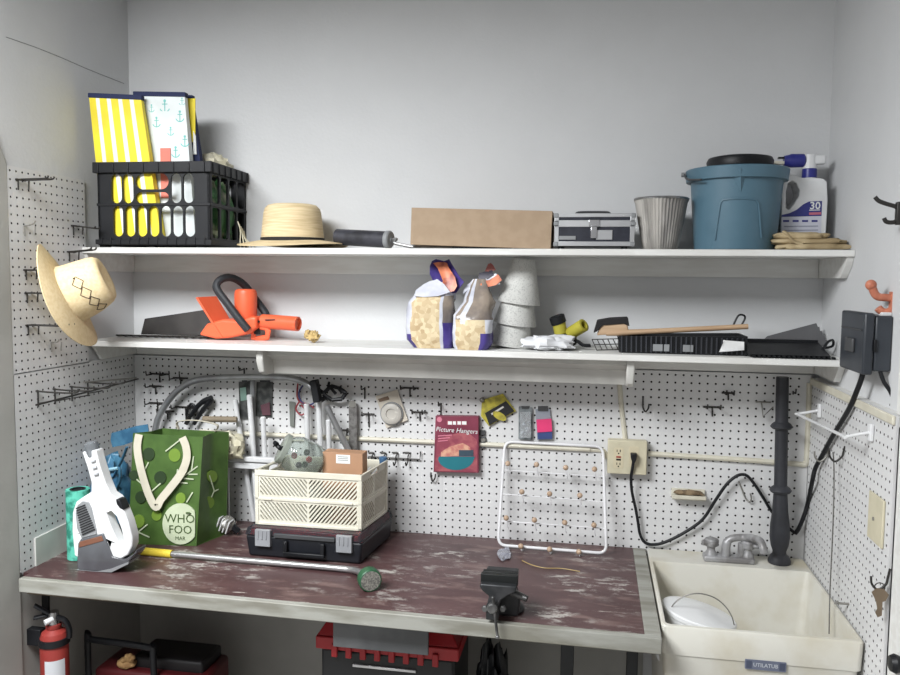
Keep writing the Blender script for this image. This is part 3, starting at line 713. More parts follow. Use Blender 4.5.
t = chip_bag('wood_chip_bag', 'fuller bag of wood chips with purple folded top, left of its twin', r1, 2, [(238, 284, 0, 6.6, 0), (284, 296, 2.5, 6.8, 1), (296, 360, 0, 3.0, 2), (296, 360, 3, 6.5, 3), (0, 60, 0, 6, 3), (180, 238, 0, 1.8, 2)])
def film(name, mats, parent, px_rows, ys, mi_rows=None, th=.05):
    g = []
    for row, y in zip(px_rows, ys): g.append([on('y', y+.25*math.sin(3*i), *p) for i, p in enumerate(row)])
    mb = MB(); mb.sheet(g, th)
    return mb.build(name, mats, parent, smooth=60)
film('purple_flap', PURP, t, [[(430, 274), (436, 287), (444, 293), (456, 293), (464, 282)], [(430, 266), (437, 278), (446, 285), (455, 285), (459, 276)], [(432, 261), (438, 266), (445, 270), (450, 268), (451, 263)], [(436, 259), (440, 260), (444, 261), (447, 260), (449, 259)]], [-8.6, -8.2, -7.6, -7.0])
film('orange_flap_panel', ORF, t, [[(440, 290), (446, 293), (454, 291), (457, 286)], [(443, 281), (448, 284), (453, 281), (455, 277)], [(438, 268), (442, 272), (446, 272), (449, 268)], [(433, 263), (438, 262), (444, 262), (447, 263)]], [-9.4, -9.0, -8.4, -7.8])
film('white_flap', BAGW, t, [[(414, 296), (425, 297), (438, 296), (450, 292)], [(416, 290), (426, 288), (437, 287), (444, 284)], [(424, 284), (430, 281), (435, 280), (437, 279)]], [-10.0, -9.4, -8.8])
r2 = dense([(4.8, -9, 2.0, 1.6, LZ+.02), (4.9, -9, 2.4, 1.9, LZ+.9), (4.9, -8.9, 2.4, 1.9, LZ+2.6), (4.9, -8.6, 2.35, 1.8, LZ+4.2), (5.5, -8.1, 1.9, 1.3, LZ+5.8), (5.4, -7.9, 1.35, .7, LZ+7.4), (5.4, -7.7, .75, .35, LZ+8.6)])
t = chip_bag('wood_chip_bag', 'half-empty bag of wood chips with twisted clear neck, beside the grey pots', r2, 7, [(225, 285, 0, 3.5, 0), (285, 310, 1.5, 3.6, 0), (285, 360, 0, 2.2, 2), (0, 80, 0, 3, 2), (225, 360, 3.5, 9, 3), (240, 262, 3.0, 9, 1)])
film('red_white_flap', ORF, t, [[(480, 285), (488, 287), (496, 285), (502, 280)], [(482, 281), (489, 280), (494, 277), (498, 274)]], [-8.4, -8.0])
film('white_flap', BAGW, t, [[(463, 294), (470, 288), (480, 286), (490, 287), (500, 284)], [(464, 287), (471, 282), (480, 281), (488, 277), (496, 273)]], [-8.2, -7.7])
film('dark_flap', mat('dark_film', (48, 44, 62), .35), t, [[(478, 281), (486, 280), (494, 275)], [(479, 273), (486, 271), (492, 270)]], [-7.8, -7.4])
film('red_tip', mat('dull_red_film', (150, 84, 78), .4), t, [[(485, 271), (490, 272), (496, 270)], [(488, 264), (491, 263), (493, 265)]], [-7.5, -7.2])

# ---- three grey speckled pots nested upside down
SPK = mat('speckled_grey', (198, 198, 194), .7, rgb2=(158, 158, 156), scale=220, lo=.5, hi=.75, bump=.15, bscale=300)
POTIN = mat('pot_inside_grey', (112, 112, 112), .8)
base = Vector((9.15, -4.9, LZ+.03)); ax = Vector((.12, -.03, 1)).normalized()
for k, lb in enumerate(('bottom speckled grey pot in the stack of three upside-down pots', 'middle speckled grey pot in the stack of three upside-down pots', 'top speckled grey pot in the stack of three upside-down pots')):
    c = base+ax*(2.7*k+.25)+Vector((.12*k, 0, 0))
    r0, r1_, h = 2.72, 1.32, 5.6
    o = MB().lathe([(r0-.22, .02), (r0-.03, 0), (r0, .07), (r1_+.07, h-.14), (r1_-.08, h), (.001, h), (.001, h-.25), (r1_-.24, h-.25), (r0-.22, .02)], c, ax, 40).build('plant_pot', [SPK], base=c, smooth=40)
    tag(o, lb, 'pot', 'nested speckled pots')
# ---- white cloth
tag(lump((14.0, -7.6, LZ), 6.0, 4.2, 1.9, 21, .38, .55, pw=.8, fold=.03).build('folded_cloth', WCLOTH), 'crumpled white cloth on the lower shelf beside the speckled pots', 'cloth')
# ---- hose connector
t = thing('hose_connector', 'black hose connector with two yellow collars on the lower shelf', 'hose connector', (17, -5, LZ))
YC = mat('dull_yellow_plastic', (178, 170, 66), .45, rgb2=(160, 150, 52)); Y = -5
P = lambda px, py, y=Y: on('y', y, px, py)
a, b = P(561, 334), P(558, 318)
mb = MB(); d = (b-a)
MB().cyl(a, a+d*.72, .8, .85, 20).build('collar', YC, t, bev=.05)
MB().lathe([(.95, 0), (.98, .15), (.98, .95), (.8, 1.05), (.6, .8), (.001, .8)], a+d*.66, d+Vector((-.3, -.2, 0)), 22).build('cap', BLACKP, t)
mb = lump((P(565, 340).x, Y, LZ+.02), 2.8, 2.0, 2.0, 31, .18, .5, pw=.8); mb.build('hub', BLACKP, t)
a, b = P(571, 333, -5), P(584, 325, -6.2); d = b-a
MB().lathe([(.75, -.3), (.8, 0), (.82, d.length), (.72, d.length+.05), (.5, d.length+.05), (.48, d.length-.6), (.001, d.length-.62)], a, d, 22).build('collar', YC, t)
MB().tube(cr_spline([P(568, 339, -6), P(577, 341, -6.4), P(583, 345, -6.6), P(590, 345.5, -6.4)], 5), [.42]*16, 8, flat=(1, .5)).build('strap', BLACKP, t)
# ---- wire rack, black basket, brush, dustpan
t = thing('wire_grate', 'small bent black wire grate at the left end of the brush', 'grate', (21, -6.5, LZ))
mb = MB()
A = Vector((19.9, -7.2, LZ+.1)); U = Vector((3.2, .3, .15)); V_ = Vector((-.6, 2.4, 1.1))
for k in range(6): mb.tube([A+U*(k/5), A+U*(k/5)+V_], .06, 5)
for k in range(3): mb.tube([A+V_*(k/2), A+V_*(k/2)+U], .06, 5)
mb.build('wire_grid', DKSTEEL, t, smooth=60)
t = thing('grill_basket', 'black ribbed grill basket under the wooden-handled brush', 'basket', (31.3, -7, LZ))
bx0, bx1, by0, by1 = 22.3, 37.0, -9.2, -3.2
mb = MB(); h = 2.3
mb.box(bx0+.6, bx1-.4, by0+.5, by1-.5, LZ, LZ+.25)
mb.hexa([(bx0+.5, by0+.3, LZ), (bx1, by0+.3, LZ), (bx1, by0+.55, LZ), (bx0+.5, by0+.55, LZ)], [(bx0, by0, LZ+h*.85), (bx1, by0, LZ+h), (bx1, by0+.25, LZ+h), (bx0, by0+.25, LZ+h*.85)])
mb.hexa([(bx0+.5, by1-.5, LZ), (bx1, by1-.5, LZ), (bx1, by1-.25, LZ), (bx0+.5, by1-.25, LZ)], [(bx0, by1-.25, LZ+h*.85), (bx1, by1-.25, LZ+h), (bx1, by1, LZ+h), (bx0, by1, LZ+h*.85)])
mb.box(bx1-.25, bx1, by0, by1, LZ, LZ+h); mb.box(bx0+.2, bx0+.5, by0+.2, by1-.2, LZ+.1, LZ+h*.85)
mb.build('tray', BLACKP, t, fix=True)
mb = MB()
for k in range(25): x = bx0+.5+k*.57; mb.bar((x, by0+.22, LZ+.15), (x-.05, by0-.1, LZ+h*.9), .16, .16, (0, 1, 0))
mb.build('ribs', mat('basket_rib_grey', (60, 62, 68), .4), t)
mb = MB()
for px, w_ in ((653, 9), (664, 5), (683, 7), (690, 3)):
    c = on('y', by0-.1, px, 347); MB().box(c.x, c.x+w_/8.2, by0-.1, by0+.1, LZ+.35, LZ+1.15).build('grey_patch', GREYP, t)  # plain grey blocks set on the basket front
MB().tube(cr_spline([on('y', -4, 733, 326), on('y', -4, 738, 316), on('y', -4, 743, 315), on('y', -4, 745, 318), on('y', -4, 741, 326)], 5), .13, 6).build('wire_handle', BLACKP, t)
t = thing('scrub_brush', 'scrub brush with long bare wooden handle lying on the black basket', 'brush', (30, -7.5, LZ+2.3))
HW = mat('bare_wood', (190, 162, 132), .6, rgb2=(168, 138, 108), scale=9, stretch=(.3, 3, 3))
a, b = on('y', -8.2, 606, 334), on('y', -8.2, 748, 326.5); a.z = max(a.z, LZ+2.2)
MB().tube([a, a+(b-a)*.12, a+(b-a)*.3, b], [.3, .42, .36, .34], 12, flat=(1, .9)).build('handle', HW, t)
p0 = on('y', -7.6, 613, 328)
mb = MB(); mb.prism([(p0.x-1.9, p0.z-.9), (p0.x-1.4, p0.z+.5), (p0.x+1.6, p0.z+.75), (p0.x+1.9, p0.z-.5)], XZ(-8.4), 0, 2.4); mb.build('head_block', HW, t, bev=.15)
mb = MB(); mb.prism([(p0.x-2.3, p0.z-.6), (p0.x-1.9, p0.z+.9), (p0.x-.4, p0.z+1.2), (p0.x+1.7, p0.z+1.35), (p0.x+1.9, p0.z+.3), (p0.x+1.2, p0.z+.6), (p0.x-1.2, p0.z+.35), (p0.x-1.9, p0.z-.4)], XZ(-8.6), 0, 2.8); mb.build('bristles', mat('black_bristle', (34, 32, 34), .9, bump=.6, bscale=300), t, bev=.08)
t = thing('paper_tag', 'torn white paper tag lying against the black grill basket', 'tag', on('y', -9.6, 730, 352))
mb = MB(); g = []
for i in range(5):
    row = []
    for j in range(7):
        p = on('y', -9.7-.25*math.sin(j*.9+i)*(1-i/5), 719+j*4.2+1.5*i*(j == 0), 352-3*i+.15*j*(i-2)); row.append(p)
    g.append(row)
mb.sheet(g, .04); mb.build('sheet', mat('white_paper', (228, 228, 228), .8), t, fix=False)
t = thing('grill_tray', 'black tray with toothed front edge at the right end of the lower shelf', 'tray', (42, -7, LZ))
tx0, tx1 = 37.15, 46.4
mb = MB(); mb.hexa([(tx0, -10.2, LZ+.05), (tx1-.9, -10.2, LZ+.05), (tx1-.6, -4, LZ+.05), (tx0, -4, LZ+.05)], [(tx0-.2, -10.5, LZ+.35), (tx1-.7, -10.5, LZ+.35), (tx1-.4, -3.8, LZ+1.5), (tx0-.2, -3.8, LZ+1.5)])
for k in range(17): x = tx0+.2+k*.53; mb.box(x, x+.28, -10.95, -10.2, LZ+.03, LZ+.28)
mb.box(tx0, tx1-.5, -4.3, -3.8, LZ+.05, LZ+1.7)
mb.build('tray_plate', BLACKP, t, smooth=0)
MB().tube(cr_spline([(45.5, -7.5, LZ+.7), (46.2, -7.2, LZ+1.7), (46.9, -6.6, LZ+1.9), (47.0, -6.2, LZ+1.2), (46.2, -6.0, LZ+.9)], 6), .15, 6).build('wire_handle', BLACKP, t)
t = thing('notched_trowel', 'grey notched spreader plate leaning behind the black toothed tray', 'trowel', (42.4, -2.2, LZ))
y = -2.4
pl = [on('y', y, *p) for p in ((757, 346), (768, 336), (817.5, 323), (819, 327), (820.5, 326.5), (821, 331), (823, 330.5), (823.5, 335), (825.5, 335), (826, 340), (828, 340), (828.5, 346))]
pl = [(p.x, max(p.z, LZ+.05)) for p in pl]
MB(rot(-8, 'X', (42, y, LZ))).prism(pl, XZ(y), 0, .15).build('blade', mat('sheet_grey', (104, 104, 106), .5, .3), t, smooth=0)
MB().prism([(37.5, LZ+.05), (39.2, LZ+1.2), (40.8, LZ+1.3), (41.4, LZ+.05)], XZ(-3.1), 0, .5).build('spine', DGREY, t, bev=.1)

# ---- straw hat hanging on the left pegboard
d = Vector((.88, .36, .42)).normalized(); m_ = Vector((.4, .6, -.7)); m_ = (m_-d*m_.dot(d)).normalized(); n_ = d.cross(m_)
hc = (on('x', -46.2, 37, 254)+on('x', -40.2, 101, 334))/2
XH = Matrix(((m_.x, n_.x, d.x), (m_.y, n_.y, d.y), (m_.z, n_.z, d.z))).to_4x4(); XH.translation = hc
t = thing('straw_hat', 'pale straw hat with dark woven diamonds hanging on the left pegboard', 'hat', hc+Vector((0, 0, -5)))
g = []
for r in (3.4, 3.8, 4.6, 5.5, 6.3, 6.95, 7.15):
    f = (r-3.4)/3.75
    g.append([(r*.95*math.cos(2*PI*k/56), r*.86*math.sin(2*PI*k/56), .1*f-1.5*f*f*math.sin(2*PI*k/56)**2-.3*f*f*math.cos(2*PI*k/56)**2) for k in range(56)])
MB(XH).sheet(g, .14, closed=True).build('brim', STRAW2, t, smooth=60)
def dent(a, z):
    return 1-.22*max(0, (z-2.2)/2.8)*max(0, math.cos(a-.15))**2
cr = [(3.75, -.05), (3.6, .5), (3.5, 1.4), (3.4, 2.6), (3.3, 3.6), (3.15, 4.3), (2.8, 4.75), (2.0, 4.7), (1.0, 4.45), (.001, 4.35)]
MB(XH).lathe(cr, n=56, sy=.9, wob=dent).build('crown', STRAW2, t, smooth=60)
mb = MB(XH); vd = (CAM-hc).normalized(); la = math.atan2(vd.dot(n_)/.9, vd.dot(m_))
def cs(a, z): r = (3.62-.09*z)*1.012; w_ = dent(a, z); return Vector((r*w_*math.cos(a), r*w_*.9*math.sin(a), z))
for k in range(4):
    a0 = la+1.15-.42*k-.15; z0 = 2.9-.28*k; q4 = [(0, .75), (.24, .1), (0, -.55), (-.24, .1)]
    ring = []
    for i in range(4):
        for j in range(5):
            f = j/5; ring.append(cs(a0+q4[i][0]*(1-f)+q4[(i+1) % 4][0]*f, z0+q4[i][1]*(1-f)+q4[(i+1) % 4][1]*f))
    mb.tube(ring, .045, 5, closed=True)
    c_ = cs(a0-.2, z0-.1)
    mb.ball(c_, .11, 8, 6)
mb.build('woven_diamonds', mat('dark_weave', (70, 56, 42), .8), t)
# ================================================================== fittings and things on the back pegboard
OB = lambda px, py, y=0: on('y', y, px, py)
# ---- cream surface conduit and outlet box
t = thing('conduit', 'long cream surface conduit running left from the outlet box across the pegboard', 'conduit', OB(420, 444, -.3))
mb = MB(); pts = [OB(px, py, -.2) for px, py in ((200, 431.5), (300, 436), (400, 440.5), (500, 445), (590, 449.5))]
mb.tube(pts, .36, 8, flat=(1, .9)); mb.build('channel', CREAM, t)
pts = [OB(590, 449.5, -.01), OB(600, 450, -.01), OB(604.5, 452.5, -.01), OB(606, 458, -.01)]
MB().tube(cr_spline(pts, 4), .34, 8).build('elbow', CREAM, t)
t = thing('conduit', 'cream surface conduit from the outlet box to the right corner and up it', 'conduit', OB(730, 459, -.3))
mb = MB(); pts = [OB(648, 453.5, -.25), OB(700, 457, -.25), OB(760, 461, -.25), OB(800, 464.3, -.25)]
mb.tube(pts, .38, 8, flat=(1, .9)); mb.build('channel', CREAM, t)
MB().tube([OB(806.5, 463, -.1), OB(808, 430, -.1), OB(809.5, 383, -.1)], .33, 8).build('riser', CREAM, t)
MB().tube(cr_spline([OB(800, 464.3), OB(804.5, 464.6), OB(806.3, 462)], 4), .38, 8).build('elbow', CREAM, t)
t = thing('conduit', 'short upright cream conduit between the under-shelf light hood and the outlet box', 'conduit', OB(622, 440))
MB().tube([OB(618.5, 372), OB(621.5, 408), OB(625.5, 441)], .4, 8, flat=(1, .8)).build('channel', CREAM, t)
t = thing('outlet_box', 'cream double outlet box on the pegboard with a black plug in its right half', 'outlet', OB(627, 476))
BEI = mat('beige_metal', (202, 195, 170), .45, rgb2=(194, 187, 162), scale=20)
a, b = OB(608, 440, -1.5), OB(646.5, 475.5, -1.5)
MB().box(a.x, b.x, -1.5, -.01, b.z, a.z).build('box_body', BEI, t, bev=.14)
MB().box(a.x+.06, b.x-.06, -1.58, -1.48, b.z+.06, a.z-.06).build('face_plate', BEI, t, bev=.05)
c = OB(618.5, 458, -1.6)
mb = MB(); mb.prism(pill(c.x-.62, c.x+.62, c.z-1.35, c.z+1.35, r=.2), XZ(-1.62), 0, .1); rc_ = mb.build('receptacle', mat('receptacle_ivory', (206, 196, 168), .4), t)
mb = MB()
for dz in (.85, -.85):
    for dx in (-.2, .2): mb.box(c.x+dx-.05, c.x+dx+.05, -1.64, -1.6, c.z+dz-.05, c.z+dz+.25)
    mb.prism(circ(c.x, c.z+dz-.25, .1, 8), XZ(-1.64), 0, .03)
mb.build('slots', BLACKP, rc_, smooth=0)
mb = MB(); mb.box(c.x-.3, c.x+.3, -1.68, -1.6, c.z+.05, c.z+.25, 0); mb.box(c.x-.3, c.x+.3, -1.68, -1.6, c.z-.3, c.z-.1, 1); mb.build('test_buttons', [mat('button_red', (150, 60, 50), .5), BLACKP], rc_)
c2 = OB(634, 456, -1.6)
MB().prism(pill(c2.x-.62, c2.x+.62, c2.z-1.5, c2.z+1.2, r=.2), XZ(-1.62), 0, .1).build('receptacle', MATS['receptacle_ivory'], t)
for px, py in ((618.5, 444), (618.5, 472)):
    q_ = OB(px, py, -1.6); MB().cyl((q_.x, -1.63, q_.z), (q_.x, -1.57, q_.z), .1, .1, 10).build('screw', BEI, t)
# ---- power cord: plug, loop, up to the timer box on the right wall
t = thing('power_cord', 'black power cord looping from the outlet past the black post to the black box', 'cord', OB(640, 545, -.6))
q_ = OB(633.5, 456, -1.7)
mb = MB(); mb.prism([(q_.x-.42, q_.z+.45), (q_.x+.42, q_.z+.45), (q_.x+.35, q_.z-.2), (q_.x+.17, q_.z-.75), (q_.x-.17, q_.z-.75), (q_.x-.35, q_.z-.2)], XZ(-2.6), 0, 1.0)
mb.build('plug', BLACKP, t, bev=.12)
C1 = [(633.5, 461, -2.2), (632.5, 468, -2.0), (631, 478, -1.6), (632, 492, -1.2), (635.5, 508, -1.0), (638, 522, -.9), (640, 534, -.8), (645, 542.5, -.8), (655, 544.5, -.8), (668, 541, -.8), (687, 531, -.8), (703, 519, -.9), (715, 501, -1.0), (726, 485, -1.1), (735, 477, -1.1), (742, 474.5, -1.1), (748, 476.5, -1.1), (755, 485, -1.0), (764, 499, -.9), (772, 512, -.6), (782, 523, -.5), (790, 529, -.6), (795, 533.5, -.8)]
C2 = [on('y', -.8, 795, 533.5), on('y', -1.0, 799, 528), on('y', -1.4, 805, 513), on('y', -1.8, 808.5, 500)]+[on('x', xv, a_, b_) for a_, b_, xv in ((812.5, 480, 45.7), (815.5, 468, 45.9), (822, 456, 46.0), (831, 439, 46.0), (842, 421, 46.0), (850, 407, 46.0), (856, 393, 46.0), (861, 380, 46.1), (863.5, 370, 46.2))]
MB().tube(cr_spline([on('y', y, a_, b_) for a_, b_, y in C1], 4), .2, 8).build('cord', BLACKP, t, smooth=80)
MB().tube(cr_spline(C2, 4), .26, 8).build('thick_cord', BLACKP, t, smooth=80)
# ---- soap ledge
t = thing('soap_dish', 'small cream soap ledge with brown residue on the pegboard above the sink', 'soap dish', OB(689, 501))
a, b = OB(672.5, 493, -1.6), OB(706, 501, -1.6)
mb = MB(); mb.prism([(-1.9, a.z-.2), (-1.9, b.z+.15), (-1.4, b.z-.1), (-.02, b.z-.1), (-.02, a.z+.3), (-.35, a.z+.3), (-.5, b.z+.5), (-1.6, b.z+.5), (-1.65, a.z-.2)], YZ(a.x), 0, b.x-a.x); mb.build('ledge', CREAM, t, bev=.06)
lump(((a.x+b.x)/2, -1.05, b.z+.5), b.x-a.x-.5, 1.0, .7, 14, .3, 1.2, pw=.6).build('soap_residue', mat('brown_residue', (134, 116, 92), .9, rgb2=(96, 80, 62), scale=60, bump=.6), t)

# ---- pegboard hooks
def prong(mb, p, L, up, r=.1, d=(0, -1, 0)):
    d = Vector(d); e = Vector(p)
    mb.tube(cr_spline([e-d*.15, e+d*.3, e+d*(L-.2), e+d*L+Vector((0, 0, .12)), e+d*(L+.1)+Vector((0, 0, up))], 4), r, 6)
HOOKM = {'d': DKSTEEL, 'l': mat('pale_hook_steel', (150, 148, 142), .4, .5)}
def back_hook(px, py, label, kind='single', m='d', w=1.6, L=1.8, up=.6, drop=1.2, ang=0):
    p = OB(px, py, 0); t = thing('pegboard_hook', label, 'hook', p+Vector((0, -.2, -.3)), 'pegboard hooks')
    mb = MB(rot(ang, 'Y', p))
    if kind == 'single':
        prong(mb, p, L, up); mb.build('prong', HOOKM[m], t, smooth=60)
        mb = MB(rot(ang, 'Y', p)); mb.tube([p+Vector((0, -.12, .15)), p+Vector((0, -.12, -drop))], .1, 6); mb.build('back_wire', HOOKM[m], t)
    elif kind == 'double':
        for dx in (-w/2, w/2):
            mb = MB(rot(ang, 'Y', p)); prong(mb, p+Vector((dx, 0, 0)), L, up); mb.build('prong', HOOKM[m], t, smooth=60)
        mb = MB(rot(ang, 'Y', p)); mb.tube([p+Vector((-w/2-.35, -.15, .02)), p+Vector((w/2+.35, -.15, .02))], .13, 6); mb.build('cross_wire', HOOKM[m], t)
        mb = MB(rot(ang, 'Y', p)); mb.tube([p+Vector((0, -.15, .05)), p+Vector((.05, -.18, -drop))], .1, 6); mb.build('back_wire', HOOKM[m], t)
    elif kind == 'J':
        mb.tube(cr_spline([p+Vector((0, -.05, .1)), p+Vector((0, -.15, -drop*.5)), p+Vector((.02, -.2, -drop)), p+Vector((.3, -.5, -drop-.5)), p+Vector((.65, -.6, -drop-.1)), p+Vector((.75, -.6, -drop+.55))], 5), .1, 6)
        mb.build('hook_wire', HOOKM[m], t, smooth=60)
    elif kind == 'tri':
        mb.tube([p+Vector((-.9, -.1, 0)), p+Vector((.9, -.15, 0)), ], .1, 6); mb.tube([p+Vector((-.2, -.1, 0)), p+Vector((-.25, -1.6, -1.6)), p+Vector((1.2, -.1, -.6))], .09, 6)
        mb.build('hook_wire', HOOKM[m], t)
    return t
back_hook(160, 374, 'dark double hook highest at the left end of the back pegboard', 'double', w=2.2)
back_hook(181, 378, 'three-tined dark hook above the bent steel tube at the left', 'double', w=1.6, up=1.2)
back_hook(156, 386, 'dark hook under the highest double hook by the left corner', 'double', w=1.2)
back_hook(158, 403, 'dark hook cluster behind the green shopping bag, near the left corner', 'double', w=2.0)
back_hook(168, 411, 'lowest dark hook near the left corner, just left of the bent steel tube', 'double', w=1.4)
back_hook(186, 407, 'dark hook inside the curve of the bent steel tube, beside the black pliers', 'double', w=2.6)
back_hook(244.5, 369, 'lone upright dark hook just left of the light hood end cap', 'single', drop=.9)
back_hook(369, 414, 'dark T-shaped hook left of the round white blister pack', 'double', w=.9, drop=1.8)
back_hook(365, 388, 'dark straight hook high to the left of the round white blister pack', 'single', drop=1.5)
back_hook(410, 388, 'dark long hook just right of the top of the round white blister pack', 'double', w=1.8)
t = back_hook(420, 412, 'dark claw-like hook between the round blister pack and the maroon box', 'double', w=1.4)
back_hook(441, 404, 'dark upright hook above the top left corner of the maroon box', 'single', drop=1.6)
back_hook(431, 473, 'small dark hook below the left corner of the maroon box', 'J', drop=.5)
back_hook(643, 398, 'dark J-shaped hook up and right of the outlet box', 'J', drop=1.2)
back_hook(712, 407, 'dark double hook between the J hook and the black post, the lower one', 'double', w=1.6)
back_hook(728, 393, 'dark double hook above the cord loop, the higher one', 'double', w=.9, drop=.9)
back_hook(763, 402, 'pale bent wire hook just left of the black post', 'tri', 'l')
back_hook(739, 482, 'pale slanted hook under the top of the black cord loop', 'J', 'l', drop=2.2, ang=-22)
back_hook(793, 392, 'dark hook just right of the top of the black post', 'single', L=1.4, drop=.3)
back_hook(347, 430, 'dark hook half hidden behind the grey perforated strip', 'double', w=1.2)
# rail of four little hooks beside the crate
t = thing('hook_rail', 'dark wire rail with four small hooks just right of the cream crate', 'hook rail', OB(400, 462))
mb = MB(); mb.tube([OB(368, 456.5, -.4), OB(420, 459.5, -.4), OB(420.5, 451.5, -.4)], .1, 6); mb.build('rail_wire', DKSTEEL, t)
for px in (370, 382, 394, 406):
    p = OB(px, 454, -.4); mb = MB(); mb.tube(cr_spline([p+Vector((-.35, .2, .15)), p+Vector((.45, .2, .15)), p+Vector((.3, -.1, -.3)), p+Vector((.3, -.2, -1.0)), p+Vector((.25, -.9, -1.4)), p+Vector((.2, -1.1, -.9))], 4), .1, 6); mb.build('hook', DKSTEEL, t, smooth=60)

# ---- packets hanging on the pegboard
def quad(mb, px4, y, th, mi=0):
    P4 = [OB(px, py, y) for px, py in px4]; mb.prism([(p.x, p.z) for p in P4], XZ(y), -th, 0, mi); return mb
CARDW = mat('white_card', (222, 220, 214), .7)
CLEAR = mat('clear_blister', (225, 228, 230), .12, trans=.75, ior=1.25)
t = thing('blister_pack', 'tilted white blister pack with a round white disc, left of the maroon box', 'packet', OB(392, 427, -.5), 'packets on the pegboard')
quad(MB(), [(375.6, 396), (397.5, 389.5), (408, 420), (386.5, 428)], -.3, .08).build('card', mat('offwhite_card', (206, 198, 184), .7), t)
quad(MB(), [(378, 399), (388, 396), (389.5, 399.5), (379.5, 402)], -.42, .03).build('hang_panel', mat('brown_print', (120, 100, 84), .7), t)
c = OB(392, 413.5, -.4)
MB().lathe([(1.45, 0), (1.45, .45), (1.2, .6), (.75, .62), (.7, .45), (.001, .45)], (c.x, -.38, c.z), (0, -1, 0), 32).build('white_disc', mat('disc_offwhite', (192, 188, 180), .4), t)
MB().lathe([(1.62, 0), (1.6, .3), (1.5, .32), (1.5, 0)], (c.x, -.38, c.z), (0, -1, 0), 32).build('blister', GREYP, t)
t = thing('blister_pack', 'tilted yellow and black blister pack to the right of the maroon box', 'packet', OB(497, 425, -.5), 'packets on the pegboard')
quad(MB(), [(482, 400), (503, 393.5), (516, 411), (489, 426), (481, 416)], -.3, .1).build('card', mat('olive_yellow_card', (196, 184, 70), .6, rgb2=(150, 140, 60), scale=40), t)
quad(MB(), [(485, 413), (506, 401), (514.5, 411), (489.5, 425)], -.42, .12).build('black_panel', mat('black_card', (34, 34, 36), .5), t)
c = OB(499.5, 416, -.56); mb = MB(rot(28, 'Y', c)); mb.prism(circ(c.x, c.z, 1.0, 20, .5), XZ(-.58), -.03, .05); mb.build('yellow_oval', MATS['olive_yellow_card'], t)
quad(MB(), [(491, 413.5), (503, 406), (504, 407.5), (492, 415)], -.56, .03).build('white_bar', CARDW, t)
MB().ball(tuple(OB(482, 400, -.6)), .35, 12, 8).build('hook_tip', HOOKM['l'], t)
t = thing('blister_pack', 'narrow grey clear blister pack, just left of the pink one', 'packet', OB(525, 440, -.5), 'packets on the pegboard')
quad(MB(), [(518.7, 407), (532.5, 407.5), (532.5, 440), (518.5, 439)], -.3, .06).build('card', mat('bluegrey_card', (130, 136, 138), .5, rgb2=(96, 100, 104), scale=40), t)
mb = MB()
for (px, py, s_) in ((524, 424, .5), (527, 429, .45), (523, 433, .4), (528, 422, .3)): mb.ball(tuple(OB(px, py, -.55)), s_*.6, 10, 6)
mb.build('contents', [mat('cool_silver_bits', (170, 176, 186), .3, .5)], t)
quad(MB(), [(520, 412), (531, 412), (531, 438), (520, 437.5)], -.8, .05).build('blister', CLEAR, t)
quad(MB(), [(521, 406), (530, 406), (529, 409), (522, 409)], -.34, .06).build('hang_tab', DGREY, t)
t = thing('blister_pack', 'narrow blister pack with a pink band and blue base, rightmost of the packets', 'packet', OB(543, 440, -.5), 'packets on the pegboard')
quad(MB(), [(535.5, 409), (550, 409), (552.5, 439.5), (537, 440)], -.3, .08).build('card', mat('palegrey_card', (150, 156, 166), .5), t)
quad(MB(), [(536.5, 419.5), (551.5, 418.5), (552.3, 431), (537.5, 432)], -.4, .3).build('pink_band', mat('hot_pink', (226, 62, 118), .5), t)
quad(MB(), [(537.5, 432.3), (552.2, 431.3), (552.3, 438.5), (538, 439)], -.4, .2).build('blue_base', mat('deep_blue_print', (58, 74, 124), .5), t)
quad(MB(), [(538, 406), (548, 406), (548, 411), (538, 411)], -.4, .1).build('hang_tab', DGREY, t)
# maroon picture hanging kit
t = thing('boxed_kit', 'flat maroon picture hanger box hanging on the pegboard seam', 'box', OB(456, 473, -.6))
KY = -1.1
MAR = mat('maroon_print', (112, 44, 62), .5, rgb2=(132, 58, 78), scale=10)
K = lambda px, py: (OB(px, py, KY).x, OB(px, py, KY).z)
mb = MB(); mb.prism([K(435.5, 416), K(478.5, 416.5), K(478.5, 473), K(433.5, 472)], XZ(KY), 0, 1.0); mb.build('carton', MAR, t, bev=.05)
mb = MB(); f = XZ(KY-.03)
mb.prism([K(437, 440), K(446, 436), K(458, 433), K(470, 434), K(477, 440), K(477.5, 472), K(434.5, 471)], f, 0, .05, 0)
mb.prism([K(441, 452), K(449, 447), K(455, 445), K(463, 443), K(470, 447), K(472, 455), K(441, 457)], f, -.015, .05, 1)
arc = [K(439, 456.5)]+[K(456+18*math.cos(a), 458+12*math.sin(a)) for a in [PI-.1-k*(PI-.2)/12 for k in range(13)]]+[K(475, 456.5)]
mb.prism(arc, f, -.03, .05, 2)
mb.prism([K(459, 450), K(473.5, 450), K(473.5, 456), K(459, 456)], f, -.045, .05, 3)
mb.prism(circ(*K(439.5, 419.5), .36, 14), f, -.03, .05, 5)
mb.prism([K(447, 420.5), K(467, 421), K(467, 425.5), K(447, 425)], f, -.005, .03, 0)
c = K(457, 430.5); rt = -3
text(mb, 'Picture Hangers', lambda u, w: Vector((c[0]+u+.25*w, KY-.05, c[1]+w-.02*u)), .62, 4)
for k, (u0, u1) in enumerate(((448, 452), (453, 456), (457.5, 461), (462, 466.5))): mb.prism([K(u0, 421.2), K(u1, 421.3), K(u1, 424.6), K(u0, 424.5)], f, -.03, .03, 4)
